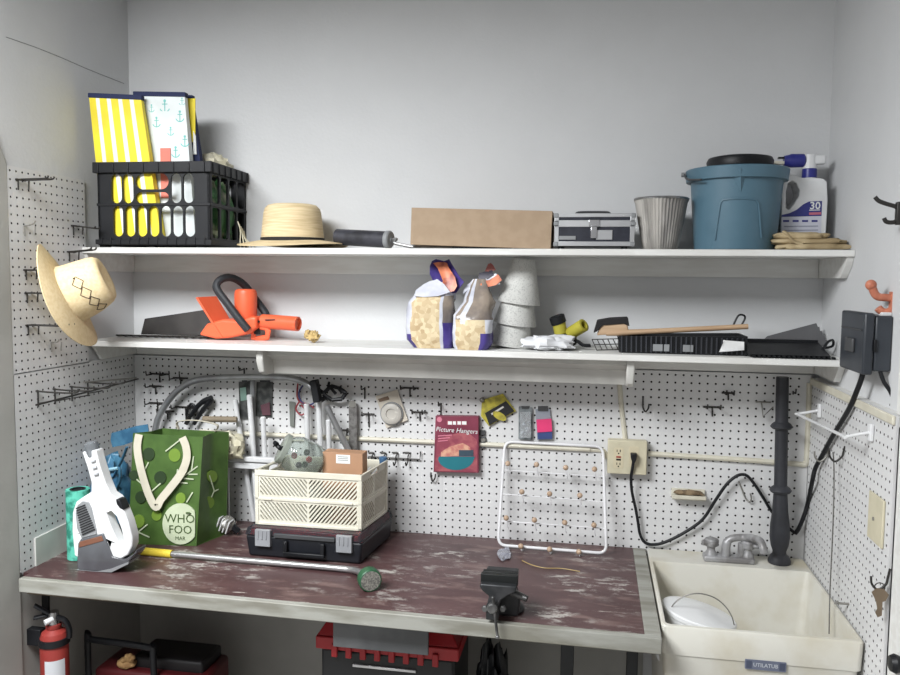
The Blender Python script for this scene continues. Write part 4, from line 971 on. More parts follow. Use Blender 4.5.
for k in range(3): mb.prism([K(438, 435.5+2.6*k), K(452-2*k, 434.5+2.6*k), K(452-2*k, 435.5+2.6*k), K(438, 436.5+2.6*k)], f, -.02, .05, 5)
mb.build('printed_front', [mat('rose_print', (168, 92, 98), .5, rgb2=(140, 64, 80), scale=30), mat('peach_print', (214, 166, 140), .5, rgb2=(190, 120, 110), scale=60), mat('teal_kit_print', (34, 116, 128), .5), mat('slate_print', (60, 78, 92), .5), WHT, mat('rose_light', (214, 130, 150), .5)], t, smooth=0)
t = thing('clip', 'small dark clip hanging beside the right edge of the maroon box', 'clip', OB(483, 448, -.4))
quad(MB(), [(480, 430), (485.5, 430), (485.5, 435), (480, 435)], -.1, .25).build('clip_jaw', DGREY, t, bev=.05); quad(MB(), [(480.5, 436.5), (486, 436.5), (485.5, 448), (481, 448)], -.1, .35).build('clip_body', DGREY, t, bev=.08)
quad(MB(), [(481, 438.5), (485.5, 438.5), (485.5, 441.5), (481, 441.5)], -.46, .03).build('pale_label', HOOKM['l'], t)

# ---- wire rack with wooden beads
t = thing('wire_rack', 'white wire wall rack with wooden bead knobs leaning on the pegboard', 'rack', OB(552, 553, -4))
def RK(px, py):                                              # plane of the leaning rack: foot 4.1 in out, top 0.55 in out
    d = CAM.copy(); dd = on('y', 0, px, py)-CAM
    n = Vector((0, 13.4, -3.55)); o = Vector((14, -4.1, BZ+.25))
    return CAM+dd*((o-CAM).dot(n)/dd.dot(n))
co = [(505, 441.5), (603, 446.5), (606.5, 553.5), (498, 545)]
C4 = [RK(*p) for p in co]; ring = []
for i in range(4):
    p, a, b = C4[i], (C4[i-1]-C4[i]).normalized(), (C4[(i+1) % 4]-C4[i]).normalized()
    for k in range(6):
        f = k/5; ring.append(p+a*1.1*(1-f)**2+b*1.1*f**2)
WIRE = mat('white_coated_wire', (226, 226, 228), .35)
MB().tube(ring, .2, 8, closed=True).build('frame', WIRE, t, smooth=70)
for (l, r_) in (((503.5, 470), (604.5, 477)), ((501.5, 494), (605, 502)), ((500, 521), (606, 528.5))):
    MB().tube([RK(*l), RK(*r_)], .08, 6).build('cross_wire', WIRE, t)
BEAD = mat('wooden_bead', (188, 164, 142), .5, rgb2=(172, 146, 122), scale=60)
for px, py in ((508.5, 462), (537, 463), (566, 466), (594.5, 467.5), (522.5, 490), (550, 492), (580, 493.5), (507, 516), (535, 518), (565, 520.5), (594, 523), (521.5, 544), (550, 547), (579, 549.5)):
    p = RK(px, py)+Vector((0, -.9, 0)); q2 = RK(px+1.5, py+(9 if py < 540 else 3))
    o = MB().tube(cr_spline([q2+Vector((0, .1, -.1)), q2+Vector((0, -.3, -.35)), p+Vector((.1, -.1, -.5)), p], 4), .07, 5).build('hook', WIRE, t, smooth=70)
    b_ = MB().ball(tuple(p), .36, 12, 8).build('bead', BEAD, t)
    b_.parent = o

# ---- pile of tubes and odds and ends leaning behind the bag and crate
TUBW = mat('white_tube_enamel', (214, 215, 216), .35)
def pole(name, label, cat, px0, y0, px1, y1, r, m, group=None, capm=None):
    a, b = on('y', y0, *px0), on('y', y1, *px1)
    if b.z < BZ+.02: b.z = BZ+.02
    t = thing(name, label, cat, b, group); MB().cyl(b, a, r, r, 14).build('tube', m, t)
    MB().lathe([(r*1.06, -.5), (r*1.06, .05), (r*.7, .2), (.001, .22)], a, a-b, 14).build('end_plug', capm or m, t); return t
G = 'white tubes behind the bench clutter'
pole('metal_tube', 'long slanting white tube just right of the green bag, leftmost of its row', 'tube', (235, 401), -1.2, (254, 521), -1.0, .36, TUBW, G)
pole('metal_tube', 'tall upright white tube beside the dark packets, left of the cream crate', 'tube', (249.5, 396), -2.2, (258, 520), -1.9, .38, TUBW, G)
pole('metal_tube', 'short upright white tube above the left end of the cream crate', 'tube', (263, 418), -2.4, (268, 519), -2.2, .36, TUBW, G)
pole('metal_tube', 'white tube rising behind the glass jar', 'tube', (306.5, 405), -1.6, (310, 520), -1.5, .37, TUBW, G)
pole('metal_tube', 'tallest white tube between the glass jar and the small cardboard box', 'tube', (318.5, 401), -1.7, (324, 522), -1.6, .4, TUBW, G)
pole('metal_tube', 'short white tube just left of the slanting silver tube', 'tube', (328.5, 421), -1.8, (331, 524), -1.6, .36, TUBW, G)
pole('metal_tube', 'silver tube slanting down to the right behind the small cardboard box', 'tube', (327, 407), -3.0, (384, 523), -2.2, .42, mat('satin_tube', (170, 170, 172), .3, .7))
pole('metal_tube', 'grey upright tube between two dark hanging packets', 'tube', (252.5, 378), -1.0, (254, 521), -.6, .38, GREYP)
t = thing('perforated_strip', 'grey perforated metal strip standing behind the small cardboard box', 'strip', OB(356, 525, -1))
mb = MB(); P4 = [on('y', -1.1, *p) for p in ((349, 406), (357, 405.5), (357.5, 524), (350, 524))]; P4[2].z = P4[3].z = BZ+.02
mb.prism([(p.x, p.z) for p in P4], XZ(-1.1), -.15, .15); mb.build('strip', mat('zinc_strip', (128, 126, 124), .5, .4, rgb2=(100, 98, 96), scale=90), t, bev=.04)
MB().cyl(tuple(OB(352.5, 404, -1.35)), tuple(OB(352.5, 404, -.9)), .5, .5, 14).build('round_end', HOOKM['l'], t)
# bent steel tube
t = thing('bent_tube', 'large bent grey steel tube arching above the green bag and crate', 'tube', OB(154, 520, -1.6))
pts = []
for px, py, y in ((146, 526, -2.0), (150, 470, -2.0), (156, 426, -2.0), (163, 409, -2.0), (174, 394, -2.1), (186, 384.5, -2.2), (200, 379.5, -2.3), (225, 377.5, -2.4), (255, 377, -2.5), (282, 377.5, -2.6), (298, 380, -2.7), (307, 384, -2.8), (315, 391, -2.9)):
    p = on('y', y, px, py)
    if p.z < BZ: p.z = BZ+.02
    pts.append(p)
MB().tube(cr_spline(pts, 4), .46, 12).build('tube', mat('dull_steel_tube', (176, 178, 180), .3, .6, rgb2=(146, 146, 148), scale=12), t, smooth=70)
a, b = on('y', -2.9, 314, 380), on('y', -2.9, 318, 402)
MB().bar(a, b, 1.0, 1.3, (0, 1, 0)).build('clamp', BLACKP, t, bev=.12)
# black cast knob piece hanging right of the tube
t = thing('hose_bracket', 'black star-shaped plastic piece hanging right of the bent tube', 'bracket', OB(335, 404, -1.4))
mb = MB()
for a, b, r in (((323, 394), (331, 386), .3), ((331, 386), (339, 388), .28), ((339, 388), (346, 393), .32), ((346, 393), (342, 399), .3), ((342, 399), (332, 400), .3), ((332, 400), (323, 394), .3), ((328, 390), (329, 382), .2), ((336, 394), (329, 386), .22), ((342, 393), (336, 386), .18), ((320, 401), (326, 397), .34), ((319, 390), (325, 394), .3)):
    mb.cyl(tuple(on('y', -1.4, *a)), tuple(on('y', -1.6, *b)), r, r*.9, 8)
mb.build('arms', BLACKP, t)
# dark packets
for i, (q4, lb, teal) in enumerate(((((239, 382), (250, 381), (250, 419), (240, 419)), 'dark hanging packet with a pale green label, left of the grey upright tube', 1), (((257, 382), (273, 382), (272, 417), (256, 416)), 'wider dark hanging packet under the bent steel tube, right of the grey tube', 0))):
    t = thing('packet', lb, 'packet', OB(q4[2][0], 419, -.4), 'dark packets')
    quad(MB(), q4, -.15, .12).build('card', mat('charcoal_card', (48, 50, 50), .5, rgb2=(84, 86, 84), scale=34, detail=6), t)
    if teal: quad(MB(), [(240, 388), (246, 387), (247, 400), (241, 401)], -.3, .06).build('label', mat('pale_green_label', (128, 158, 146), .5), t)
    else: quad(MB(), [(261, 405), (270, 402), (271, 415), (263, 415)], -.3, .2).build('contents', mat('plum_plastic', (92, 62, 70), .4), t)
    quad(MB(), [(q4[0][0]+3, q4[0][1]-3), (q4[1][0]-3, q4[1][1]-3), (q4[1][0]-3, q4[1][1]+1), (q4[0][0]+3, q4[0][1]+1)], -.15, .05).build('hang_tab', DGREY, t)
t = thing('wire_bundle', 'tangle of red and blue thin wires hanging left of the tallest white tube', 'wires', OB(302, 420, -.7))
for pts, m in (([(298, 383), (297, 395), (300, 402), (308, 404), (314, 408)], mat('red_wire', (150, 60, 66), .5)), ([(304, 384), (299, 392), (301, 401), (309, 405), (315, 402)], mat('blue_wire', (64, 66, 120), .5)), ([(299, 402), (296, 409), (301, 415), (306, 411), (301, 405)], MATS['red_wire'])):
    MB().tube(cr_spline([on('y', -.7, *p) for p in pts], 5), .12, 6).build('wire', m, t)
t = thing('label_strip', 'thin grey-green strip hanging left of the wire tangle', 'strip', OB(293, 426, -.4))
quad(MB(), [(289.5, 401), (295.5, 402), (294.5, 427), (290.5, 426)], -.15, .2).build('strip', mat('greygreen_strip', (118, 122, 116), .5), t, bev=.05)
# pliers
t = thing('pliers', 'pair of black-handled pliers hanging above the green bag', 'pliers', OB(196, 424, -1.2))
for pts in (((186, 424), (192, 414), (201, 403), (212, 398)), ((194, 424), (201, 413), (207, 405), (211, 400))):
    MB().tube(cr_spline([on('y', -1.2, *p) for p in pts], 4), [.3]*5+[.36]*4+[.42]*4, 8).build('handle', BLACKP, t)
MB().tube([on('y', -1.3, 186, 424), on('y', -1.3, 189, 417)], .3, 8).build('jaw', DKSTEEL, t)
t = thing('scissors', 'black scissors-like grips hanging left of the pliers handles', 'scissors', OB(188, 424, -.6))
MB().tube(cr_spline([on('y', -.6, *p) for p in ((187, 422), (187, 412), (191, 404), (195, 408), (191, 416))], 4), .2, 6).build('grip', BLACKP, t)
t = thing('wooden_stick', 'short brown wooden stick lying behind the top of the green bag', 'stick', OB(220, 421, -3))
MB().tube([on('y', -3.4, 203, 419), on('y', -2.6, 237, 419.5)], .42, 10).build('stick', mat('weathered_brown', (128, 116, 98), .7), t)
tag(lump((on('y', -4, 226, 455)+Vector((0, 0, -.6))), 5.2, 3.2, 4.2, 41, .35, .5, fold=.05, pw=.8).build('work_glove', CLOTHCR), 'cream cloth glove bunched up behind the green bag', 'glove')
t = thing('shelf_rail', 'white enamel rail with a lip crossing behind the green bag and crate', 'rail', OB(245, 466, -3.2))
mb = MB(); a, b = on('y', -3.4, 222, 456.5), on('y', -3.4, 277, 460.5)
mb.box(a.x, b.x, -3.6, -2.7, a.z-.55, a.z+.15); mb.build('rail', TUBW, t, bev=.12)
mb = MB(); mb.box(a.x, b.x, -3.3, -2.7, a.z-1.6, a.z-.75); mb.build('lip', TUBW, t, bev=.08)
for x in (a.x+.2, b.x-.9): MB().box(x, x+.6, -3.2, -2.8, BZ+.01, a.z-.5).build('foot', TUBW, t)
# ================================================================== things on the workbench
Z = BZ+.02
OZ = lambda px, py, z=Z: on('z', z, px, py)
# ---- printed green shopping bag
fl_, fr_, br_ = OZ(128, 544), OZ(196.5, 546), OZ(226, 534)
t = thing('shopping_bag', 'green leaf-printed reusable shopping bag with cream handles on the workbench', 'bag', (fl_+br_)/2)
GRN = mat('leaf_green_bag', (76, 104, 50), .45, rgb2=(64, 90, 42), scale=14, bump=.3, bscale=14)
tl, tr_, tb = on('y', fl_.y+.3, 133, 433), on('y', fr_.y+.3, 203, 437), on('y', br_.y+.2, 229, 432)
bl_ = fl_+(br_-fr_); tbl = tl+(tb-tr_)
def lerp(a, b, f): return a+(b-a)*f
def face(p00, p10, p01, p11, u, w): return lerp(lerp(p00, p10, u), lerp(p01, p11, u), w)
mb = MB()
mid = lambda a, b, inx: lerp(a, b, .5)+inx
def panel(p00, p10, p01, p11, seed, fold=0, nu=10, nw=14):
    g = []; n = (p10-p00).cross(p01-p00).normalized()
    for j in range(nw+1):
        row = []
        for i in range(nu+1):
            u, w = i/nu, j/nw; p = face(p00, p10, p01, p11, u, w)
            e = math.sin(PI*u)*math.sin(PI*min(1, w*1.0)*.85+.2)
            p = p+n*(.16*mnoise.noise(p*.35+Vector((seed, 0, 0)))*e-fold*(1-abs(2*u-1))*(.25+.75*w)); row.append(p)
        g.append(row)
    return g
gf = panel(fl_, fr_, tl, tr_, 1); gs = panel(fr_, br_, tr_, tb, 2, .9); gb = panel(br_, bl_, tb, tbl, 3); gl = panel(bl_, fl_, tbl, tl, 4, .7)
for g in (gf, gs, gb, gl): mb.sheet(g, .06)
mb.add([fl_, fr_, br_, bl_], [(0, 3, 2, 1)])
mb.build('bag_body', GRN, t, smooth=60)
nF = (fr_-fl_).cross(tl-fl_).normalized()
H = (tl-fl_).length; Wd = (fr_-fl_).length
def FP(px, py, off=.14):
    """a spot on the bag's front seen at a photo position"""
    d = on('y', 0, px, py)-CAM; return CAM+d*((fl_-CAM).dot(nF)/d.dot(nF))+nF*off
nS = (br_-fr_).cross(tr_-fr_).normalized()
def SP(px, py, off=.1):
    d = on('y', 0, px, py)-CAM; return CAM+d*((fr_-CAM).dot(nS)/d.dot(nS))-nS*.55+nS*off
def blob(mb, c, r, mi=0, k=1.1, F=FP, n=16): 
    P = [F(c[0]+r*math.cos(2*PI*i/n), c[1]+r*k*math.sin(2*PI*i/n)) for i in range(n)]
    Q = [F(c[0]+r*math.cos(2*PI*i/n), c[1]+r*k*math.sin(2*PI*i/n), -.05) for i in range(n)]
    mb.add(P+Q, [tuple(range(n-1, -1, -1))]+[(i, (i+1) % n, n+(i+1) % n, n+i) for i in range(n)], mi)
    P[0]
DKG, LTG, BRW = mat('dark_green_print', (44, 62, 36), .5), mat('lime_print', (116, 146, 56), .5), mat('pale_branch_print', (196, 206, 176), .5)
mb = MB()
for c, r in (((149, 454), 6), ((160.5, 477.5), 6), ((141, 497), 5.5), ((134, 475), 4.5)): blob(mb, c, r)
mb.build('dark_leaf_print', DKG, t, smooth=0)
mb = MB()
for c, r in (((175, 455), 6), ((139, 521), 6), ((181, 498), 5), ((157, 515), 5)): blob(mb, c, r)
for c, r in (((215, 477), 5), ((212, 503), 5), ((203, 527), 6)): blob(mb, c, r, 0, 1.2, SP)
mb.build('lime_leaf_print', LTG, t, smooth=0)
mb = MB()
def stroke(a, b, w=.16, F=FP): mb.bar(F(*a), F(*b), w, .05, nF if F is FP else nS)
for a, b in (((166, 451), (180, 440)), ((180, 440), (190, 446)), ((152, 491), (161, 483)), ((137, 479), (152, 492)), ((145, 470), (149, 462)), ((173, 484), (198, 466)), ((177, 480), (178, 469)), ((182, 477), (183, 466)), ((187, 473), (189, 461)), ((192, 470), (194, 456)), ((179, 482), (188, 483)), ((184, 478), (194, 479)), ((189, 474), (198, 474)), ((137, 533), (148, 524)), ((139, 532), (150, 537)), ((187, 502), (193, 492))): stroke(a, b)
for a, b in (((212, 476), (217, 492)), ((217, 492), (221, 490)), ((214, 498), (217, 491)), ((203, 502), (208, 512)), ((212, 520), (208, 528)), ((214, 524), (209, 531))): stroke(a, b, .16, SP)
mb.build('branch_print', BRW, t, smooth=0)
mb = MB(); n = 28; cx, cy, r = 181, 523.5, 18
P = []
for i in range(n):
    x, y = cx+r*math.cos(2*PI*i/n), cy+r*1.14*math.sin(2*PI*i/n); P.append((min(x, 195.5), min(y, 544)))
A_ = [FP(x, y, .2) for x, y in P]; B_ = [FP(x, y, .02) for x, y in P]
mb.add(A_+B_, [tuple(range(n))[::-1]]+[(i, (i+1) % n, n+(i+1) % n, n+i) for i in range(n)], 0)
Ub = (fr_-fl_).normalized(); Wb = nF.cross(Ub)*-1 if nF.cross(Ub).z < 0 else nF.cross(Ub)
for s_, (px, py), sz in (('WHO', (180.5, 518.5), 1.15), ('FOO', (181, 529.5), 1.1), ('MAR', (181, 538), .5)):
    c = FP(px, py, .24); text(mb, s_, lambda u, w, c=c: c+Ub*u*.95+Wb*w, sz, 1)
c = FP(189, 512.5, .24); mb.ball(tuple(c), .22, 8, 6, 1, sx=1.8, sz=.6)
mb.build('round_emblem', [mat('pale_emblem', (198, 208, 178), .5), mat('emblem_green', (62, 84, 40), .5)], t, smooth=0)
STRAP = mat('cream_strap', (206, 200, 182), .8, bump=.2, bscale=200)
def strap(name, pts, w, offs):
    P = cr_spline([FP(px, py, o) for (px, py), o in zip(pts, offs)], 6); g = []
    for i, p in enumerate(P):
        a = P[max(i-1, 0)]; b = P[min(i+1, len(P)-1)]; s_ = (b-a).cross(nF).normalized()*w/2; g.append([p-s_, p+s_])
    MB().sheet(g, .09).build(name, STRAP, t, smooth=60)
strap('handle', [(140, 434), (138.5, 446), (141, 462), (146, 480), (152, 496), (158.5, 505.5), (163, 498), (172, 487), (183, 472), (188, 458), (187, 446), (183, 437)], 1.0, [.3, .4, .5, .6, .7, .8, .7, .7, .6, .5, .4, .3])
g0 = [lerp(tbl, tb, .25), lerp(tbl, tb, .25)+Vector((-.1, 0, 1.0)), lerp(tbl, tb, .5)+Vector((0, .2, 1.3)), lerp(tbl, tb, .8)+Vector((.2, 0, .9)), lerp(tbl, tb, .8)]
MB().tube(cr_spline(g0, 6), .42, 8, flat=(1, .2)).build('handle', STRAP, t)
tag(lump(((fl_+br_)/2+Vector((0, 0, .2))), 7.6, 4.0, 11.5, 51, .12, .4, pw=.6).build('folded_cloth', mat('green_grey_cloth', (112, 124, 84), .8, rgb2=(84, 96, 60), scale=10)), 'greyish green cloth filling the printed green bag', 'cloth')

# ---- hand vacuum
VY = -21.8
V = lambda px, py: (on('y', VY, px, py).x, max(on('y', VY, px, py).z, Z))
t = thing('hand_vacuum', 'white cordless hand vacuum with smoky dust cup standing on the workbench', 'vacuum', (V(100, 565)[0], VY+1.8, Z))
VW = mat('vacuum_white', (224, 225, 226), .35)
outer = [V(*p) for p in ((82, 452), (95.5, 450), (99, 464), (105, 482), (110, 494), (116, 498), (122, 507), (128, 522), (132, 537), (132, 546), (128, 555), (121, 559), (113, 558), (106, 540), (97, 541), (80, 547), (78.5, 558), (74.5, 556), (72, 530), (72.5, 512), (76, 502), (83, 497), (91, 492), (91, 482), (87, 467))]
hole = [V(*p) for p in ((106, 513), (111, 511), (116, 516), (121, 529), (124, 541), (122.5, 546), (118, 543), (111, 527))]
mb = curve_plate(outer, [hole], XZ(VY), 0, 1.5); mb.build('housing', VW, t, bev=.14, seg=2, smooth=40)
mb = MB(); mb.prism([V(*p) for p in ((78, 505), (83, 501), (89, 502), (92, 508), (97, 530), (97.5, 534), (82, 538), (77.5, 528), (76, 513))], XZ(VY-.12), 0, .4, 0); mb.build('vent_panel', GREYP, t, bev=.06)
mb = MB()
for k in range(12):
    a, b = V(77+k*.55, 508+k*2.4), V(86+k*.9, 504.5+k*2.2); mb.bar((a[0], VY-.15, a[1]), (b[0], VY-.15, b[1]), .12, .17, (0, 1, 0))
mb.build('vent_slots', BLACKP, t)
cup = [V(*p) for p in ((79, 543), (82, 538), (104, 533), (107, 541), (113, 556), (125, 559.5), (135, 553), (137, 549), (137.5, 553), (128, 563), (112, 570), (98, 573), (80, 571), (78, 566))]
MB().prism(cup, XZ(VY-.25), 0, 2.2).build('dust_cup', mat('smoky_plastic', (92, 94, 98), .15, rgb2=(76, 76, 80), scale=8, coat=.4), t, bev=.25, seg=3)
MB().prism([V(*p) for p in ((80, 547), (81, 541), (103, 535), (105, 540))], XZ(VY-.32), 0, .2).build('filter_band', mat('copper_band', (150, 104, 84), .3, .5, rgb2=(110, 70, 60)), t, bev=.05)
MB().prism([V(*p) for p in ((78, 569), (98, 571), (112, 568), (130, 561), (130, 563), (113, 571.5), (98, 574), (79, 572.5))], XZ(VY-.32), 0, 2.3).build('base_rim', GREYP, t, bev=.05)
MB().prism([V(*p) for p in ((116, 499), (120, 500), (123, 506), (124, 510), (120, 508), (117, 504))], XZ(VY-.1), 0, 1.3).build('power_switch', BLACKP, t, bev=.08)
a = Vector((V(89, 453)[0], VY+.75, V(89, 453)[1])); b = Vector((V(86, 443)[0], VY+.8, V(86, 443)[1]))
MB().lathe([(.75, -.6), (.85, 0), (.82, 1.0), (.6, 1.25), (.5, 1.2), (.5, .2), (.001, .2)], a, b-a, 20).build('nozzle_tip', mat('smoky_clear', (150, 154, 158), .15, trans=.6, ior=1.3), t)
for k in range(3): 
    a, b = V(91.5+k*1.6, 461+k*6.5), V(96+k*1.5, 460+k*6.5); mb = MB(); mb.bar((a[0], VY-.06, a[1]), (b[0], VY-.06, b[1]), .2, .45, (0, 1, 0)); mb.build('tube_marking', mat('marking_grey', (186, 188, 192), .5), t)
# ---- teal roll, blue bag
t = thing('teal_roll', 'teal patterned roll standing behind the hand vacuum', 'roll', OZ(80, 560))
c = Vector((on('y', -18.2, 78.5, 520).x, -18.2, Z)); zt = on('y', -18.2, 78, 489).z
MB().lathe([(.001, 0), (1.35, 0), (1.4, .05), (1.4, zt-Z), (.95, zt-Z), (.95, zt-Z-.6), (.001, zt-Z-.6)], c, n=28).build('roll_cover', mat('teal_pattern', (92, 186, 164), .6, rgb2=(42, 122, 104), scale=36, lo=.45, hi=.6), t)
MB().lathe([(.94, zt-Z-.1), (.94, zt-Z+.05), (.7, zt-Z+.05), (.7, zt-Z-.5), (.94, zt-Z-.5)], c, n=24).build('core', BLACKP, t)
t = thing('blue_bag', 'crumpled translucent blue bag between the left pegboard and the green bag', 'bag', OZ(110, 535))
BLUEF = mat('blue_film', (74, 122, 150), .3, rgb2=(48, 90, 120), scale=16, bump=.5, bscale=24)
c = on('y', -10.5, 112, 500); c.z = Z
lump(c, 5.0, 4.4, on('y', -10.5, 112, 452).z-Z, 61, .3, .5, fold=.05, pw=.75).build('bag_body', BLUEF, t, smooth=60)
g = []
for pts in (((112, 433), (122, 430), (136, 426), (148, 424)), ((111, 440), (122, 438), (136, 434), (149, 430)), ((113, 447), (124, 445), (138, 440), (148, 438))): g.append([on('y', -9.5, *p) for p in pts])
MB().sheet(g, .12).build('top_flap', BLUEF, t, smooth=60)
MB().tube(cr_spline([on('y', -12.2, *p) for p in ((101, 452), (103, 463), (107, 470), (116, 469), (122, 460), (127, 447))], 5), .35, 8, flat=(1, .4)).build('handle', BLUEF, t)
MB().tube(cr_spline([on('y', -12.3, *p) for p in ((104, 470), (112, 478), (119, 467), (120, 480), (116, 490))], 5), .3, 8, flat=(1, .4)).build('handle', BLUEF, t)
MB().tube([on('y', -12.5, 106, 470), on('y', -12.5, 118, 468)], .22, 6).build('clear_strip', mat('pale_blue_film', (150, 190, 206), .3), t)

# ---- black organiser case
t = thing('tool_case', 'flat black organiser case with clear lid and two grey latches under the cream crate', 'case', (-15.4, -8, Z))
A, B_, C_ = OZ(245.5, 556), OZ(362, 565.5), OZ(393, 537)
D_ = A+(C_-B_)
up = lambda p, z: Vector((p.x, p.y, z))
h0, h1, h2 = Z, Z+2.75, Z+3.75
cen = (A+C_)/2
inset = lambda p, d, z: up(p+(cen-p).normalized()*d, z)
mb = MB(); mb.hexa([inset(p, .4, h0) for p in (A, B_, C_, D_)], [up(p, h1) for p in (A, B_, C_, D_)]); mb.build('case_body', mat('case_black', (26, 28, 34), .4), t, bev=.3, seg=3)
mb = MB(); mb.hexa([inset(p, .7, h1-.02) for p in (A, B_, C_, D_)], [inset(p, .8, h2-.25) for p in (A, B_, C_, D_)]); mb.build('inner_tray', mat('red_bins', (196, 52, 58), .4, rgb2=(150, 34, 40), scale=12), t)
mb = MB(); mb.hexa([inset(p, -.1, h1) for p in (A, B_, C_, D_)], [inset(p, .25, h2) for p in (A, B_, C_, D_)]); mb.build('clear_lid', mat('smoky_lid', (120, 122, 130), .12, trans=.85, ior=1.15), t, bev=.15, fix=True)
ex, ey = (B_-A).normalized(), (D_-A).normalized()
def CP(u, z, d=0): return A+ex*u-ey*d+Vector((0, 0, z-A.z))
Lc = (B_-A).length
def cbox(mb, u0, u1, z0, z1, d0, d1): mb.hexa([CP(u0, z0, d1), CP(u1, z0, d1), CP(u1, z0, d0), CP(u0, z0, d0)], [CP(u0, z1, d1), CP(u1, z1, d1), CP(u1, z1, d0), CP(u0, z1, d0)])
for u in (1.5, Lc-3.2):
    mb = MB(); cbox(mb, u, u+2.0, h0+1.55, h2-.1, -.1, .4)
    for k in range(3): cbox(mb, u+.3+k*.55, u+.5+k*.55, h1-.3, h2-.2, .4, .48)
    mb.build('latch', mat('latch_grey', (150, 152, 156), .4), t, bev=.08)
mb = MB(); cbox(mb, 5.2, 10.6, h0+.55, h0+1.05, .0, .42); cbox(mb, 5.2, 5.75, h0+1, h0+2.4, 0, .42); cbox(mb, 10.05, 10.6, h0+1, h0+2.4, 0, .42); mb.build('handle', BLACKP, t, bev=.1)
mb = MB(); cbox(mb, 3.9, 11.9, h1-.05, h1+.5, -.1, .25); mb.build('front_lip', DGREY, t, bev=.08)
# ---- cream folding crate
t = thing('folding_crate', 'cream plastic folding crate with slanted slots on top of the black case', 'crate', (-14, -8.5, h2))
z0 = h2+.03; zt = z0+7.1
FL, FR, BR = on('z', z0, 256.5, 524), on('z', z0, 361, 531), on('z', z0, 386.5, 512)
BL = FL+(BR-FR)
TF = on('y', FL.y-.3, 254.5, 469); 
eX = (FR-FL).normalized(); eY = (BR-FR).normalized(); cw, cd = (FR-FL).length, (BR-FR).length
CRM = mat('crate_cream', (217, 214, 199), .45, rgb2=(210, 206, 190), scale=12)
def clip_u(P, u0, u1):
    for sg, lim in ((1, u0), (-1, u1)):
        out = []
        for a, b in zip(P, P[1:]+P[:1]):
            ia, ib = sg*(a[0]-lim) >= 0, sg*(b[0]-lim) >= 0
            if ia: out.append(a)
            if ia != ib: f = (lim-a[0])/(b[0]-a[0]); out.append((lim, a[1]+f*(b[1]-a[1])))
        P = out
        if len(P) < 3: return None
    return P
def slots(L):
    hs = []
    for w0, w1 in ((.65, 2.95), (3.85, 6.1)):
        for u0, u1, s_ in ((.55, L/2-.12, -1), (L/2+.12, L-.55, 1)):
            sh = 1.9*s_; u = u0-2.2
            while u < u1+2.2:
                p = clip_u([(u-sh/2, w0), (u+.26-sh/2, w0), (u+.26+sh/2, w1), (u+sh/2, w1)], u0, u1)
                if p and len(p) >= 3:
                    ar = abs(sum(p[i][0]*p[(i+1) % len(p)][1]-p[(i+1) % len(p)][0]*p[i][1] for i in range(len(p))))/2
                    if ar > .12: hs.append(p)
                u += .52
    return hs
fA = lambda u, w, d: FL+eX*u+eY*d+Vector((0, 0, w))
fB = lambda u, w, d: FR+eY*u-eX*d+Vector((0, 0, w))
fC = lambda u, w, d: BL+eX*u-eY*d+Vector((0, 0, w))
fD = lambda u, w, d: FL+eY*u+eX*d+Vector((0, 0, w))
for fn, L in ((fA, cw), (fB, cd), (fC, cw), (fD, cd)):
    hs = slots(L)
    if fn in (fB, fD): hs.append(pill(L/2-1.4, L/2+1.4, 6.25, 6.85))
    mb = curve_plate(rect(0, L, 0, 7.0), hs, fn, 0, .22); mb.build('side_panel', CRM, t, smooth=0)
mb = MB()
for fn, L in ((fA, cw), (fB, cd), (fC, cw), (fD, cd)):
    for w0, w1, e in ((6.35, 7.1, .16), (3.2, 3.55, .12), (0, .35, .12)):
        if fn in (fB, fD) and w0 > 6: w0 = 6.9
        mb.hexa([fn(-.1, w0, -e), fn(L+.1, w0, -e), fn(L+.1, w0, .1), fn(-.1, w0, .1)], [fn(-.1, w1, -e), fn(L+.1, w1, -e), fn(L+.1, w1, .1), fn(-.1, w1, .1)])
    for u in (-.1, L-.35): mb.hexa([fn(u, 0, -.12), fn(u+.45, 0, -.12), fn(u+.45, 0, .25), fn(u, 0, .25)], [fn(u, 7.1, -.12), fn(u+.45, 7.1, -.12), fn(u+.45, 7.1, .25), fn(u, 7.1, .25)])
mb.build('rim', CRM, t, bev=.05, fix=True)
mb = MB(); mb.hexa([fA(.1, .02, .1), fA(cw-.1, .02, .1), fC(cw-.1, .02, .1), fC(.1, .02, .1)], [fA(.1, .25, .1), fA(cw-.1, .25, .1), fC(cw-.1, .25, .1), fC(.1, .25, .1)]); mb.build('crate_bottom', CRM, t)
for u in (1.0, cw-2.2):
    mb = MB(); mb.hexa([fA(u, 3.25, -.25), fA(u+1.2, 3.25, -.25), fA(u+1.2, 3.25, 0), fA(u, 3.25, 0)], [fA(u, 3.5, -.25), fA(u+1.2, 3.5, -.25), fA(u+1.2, 3.5, 0), fA(u, 3.5, 0)]); mb.build('hinge', CRM, t, bev=.04)
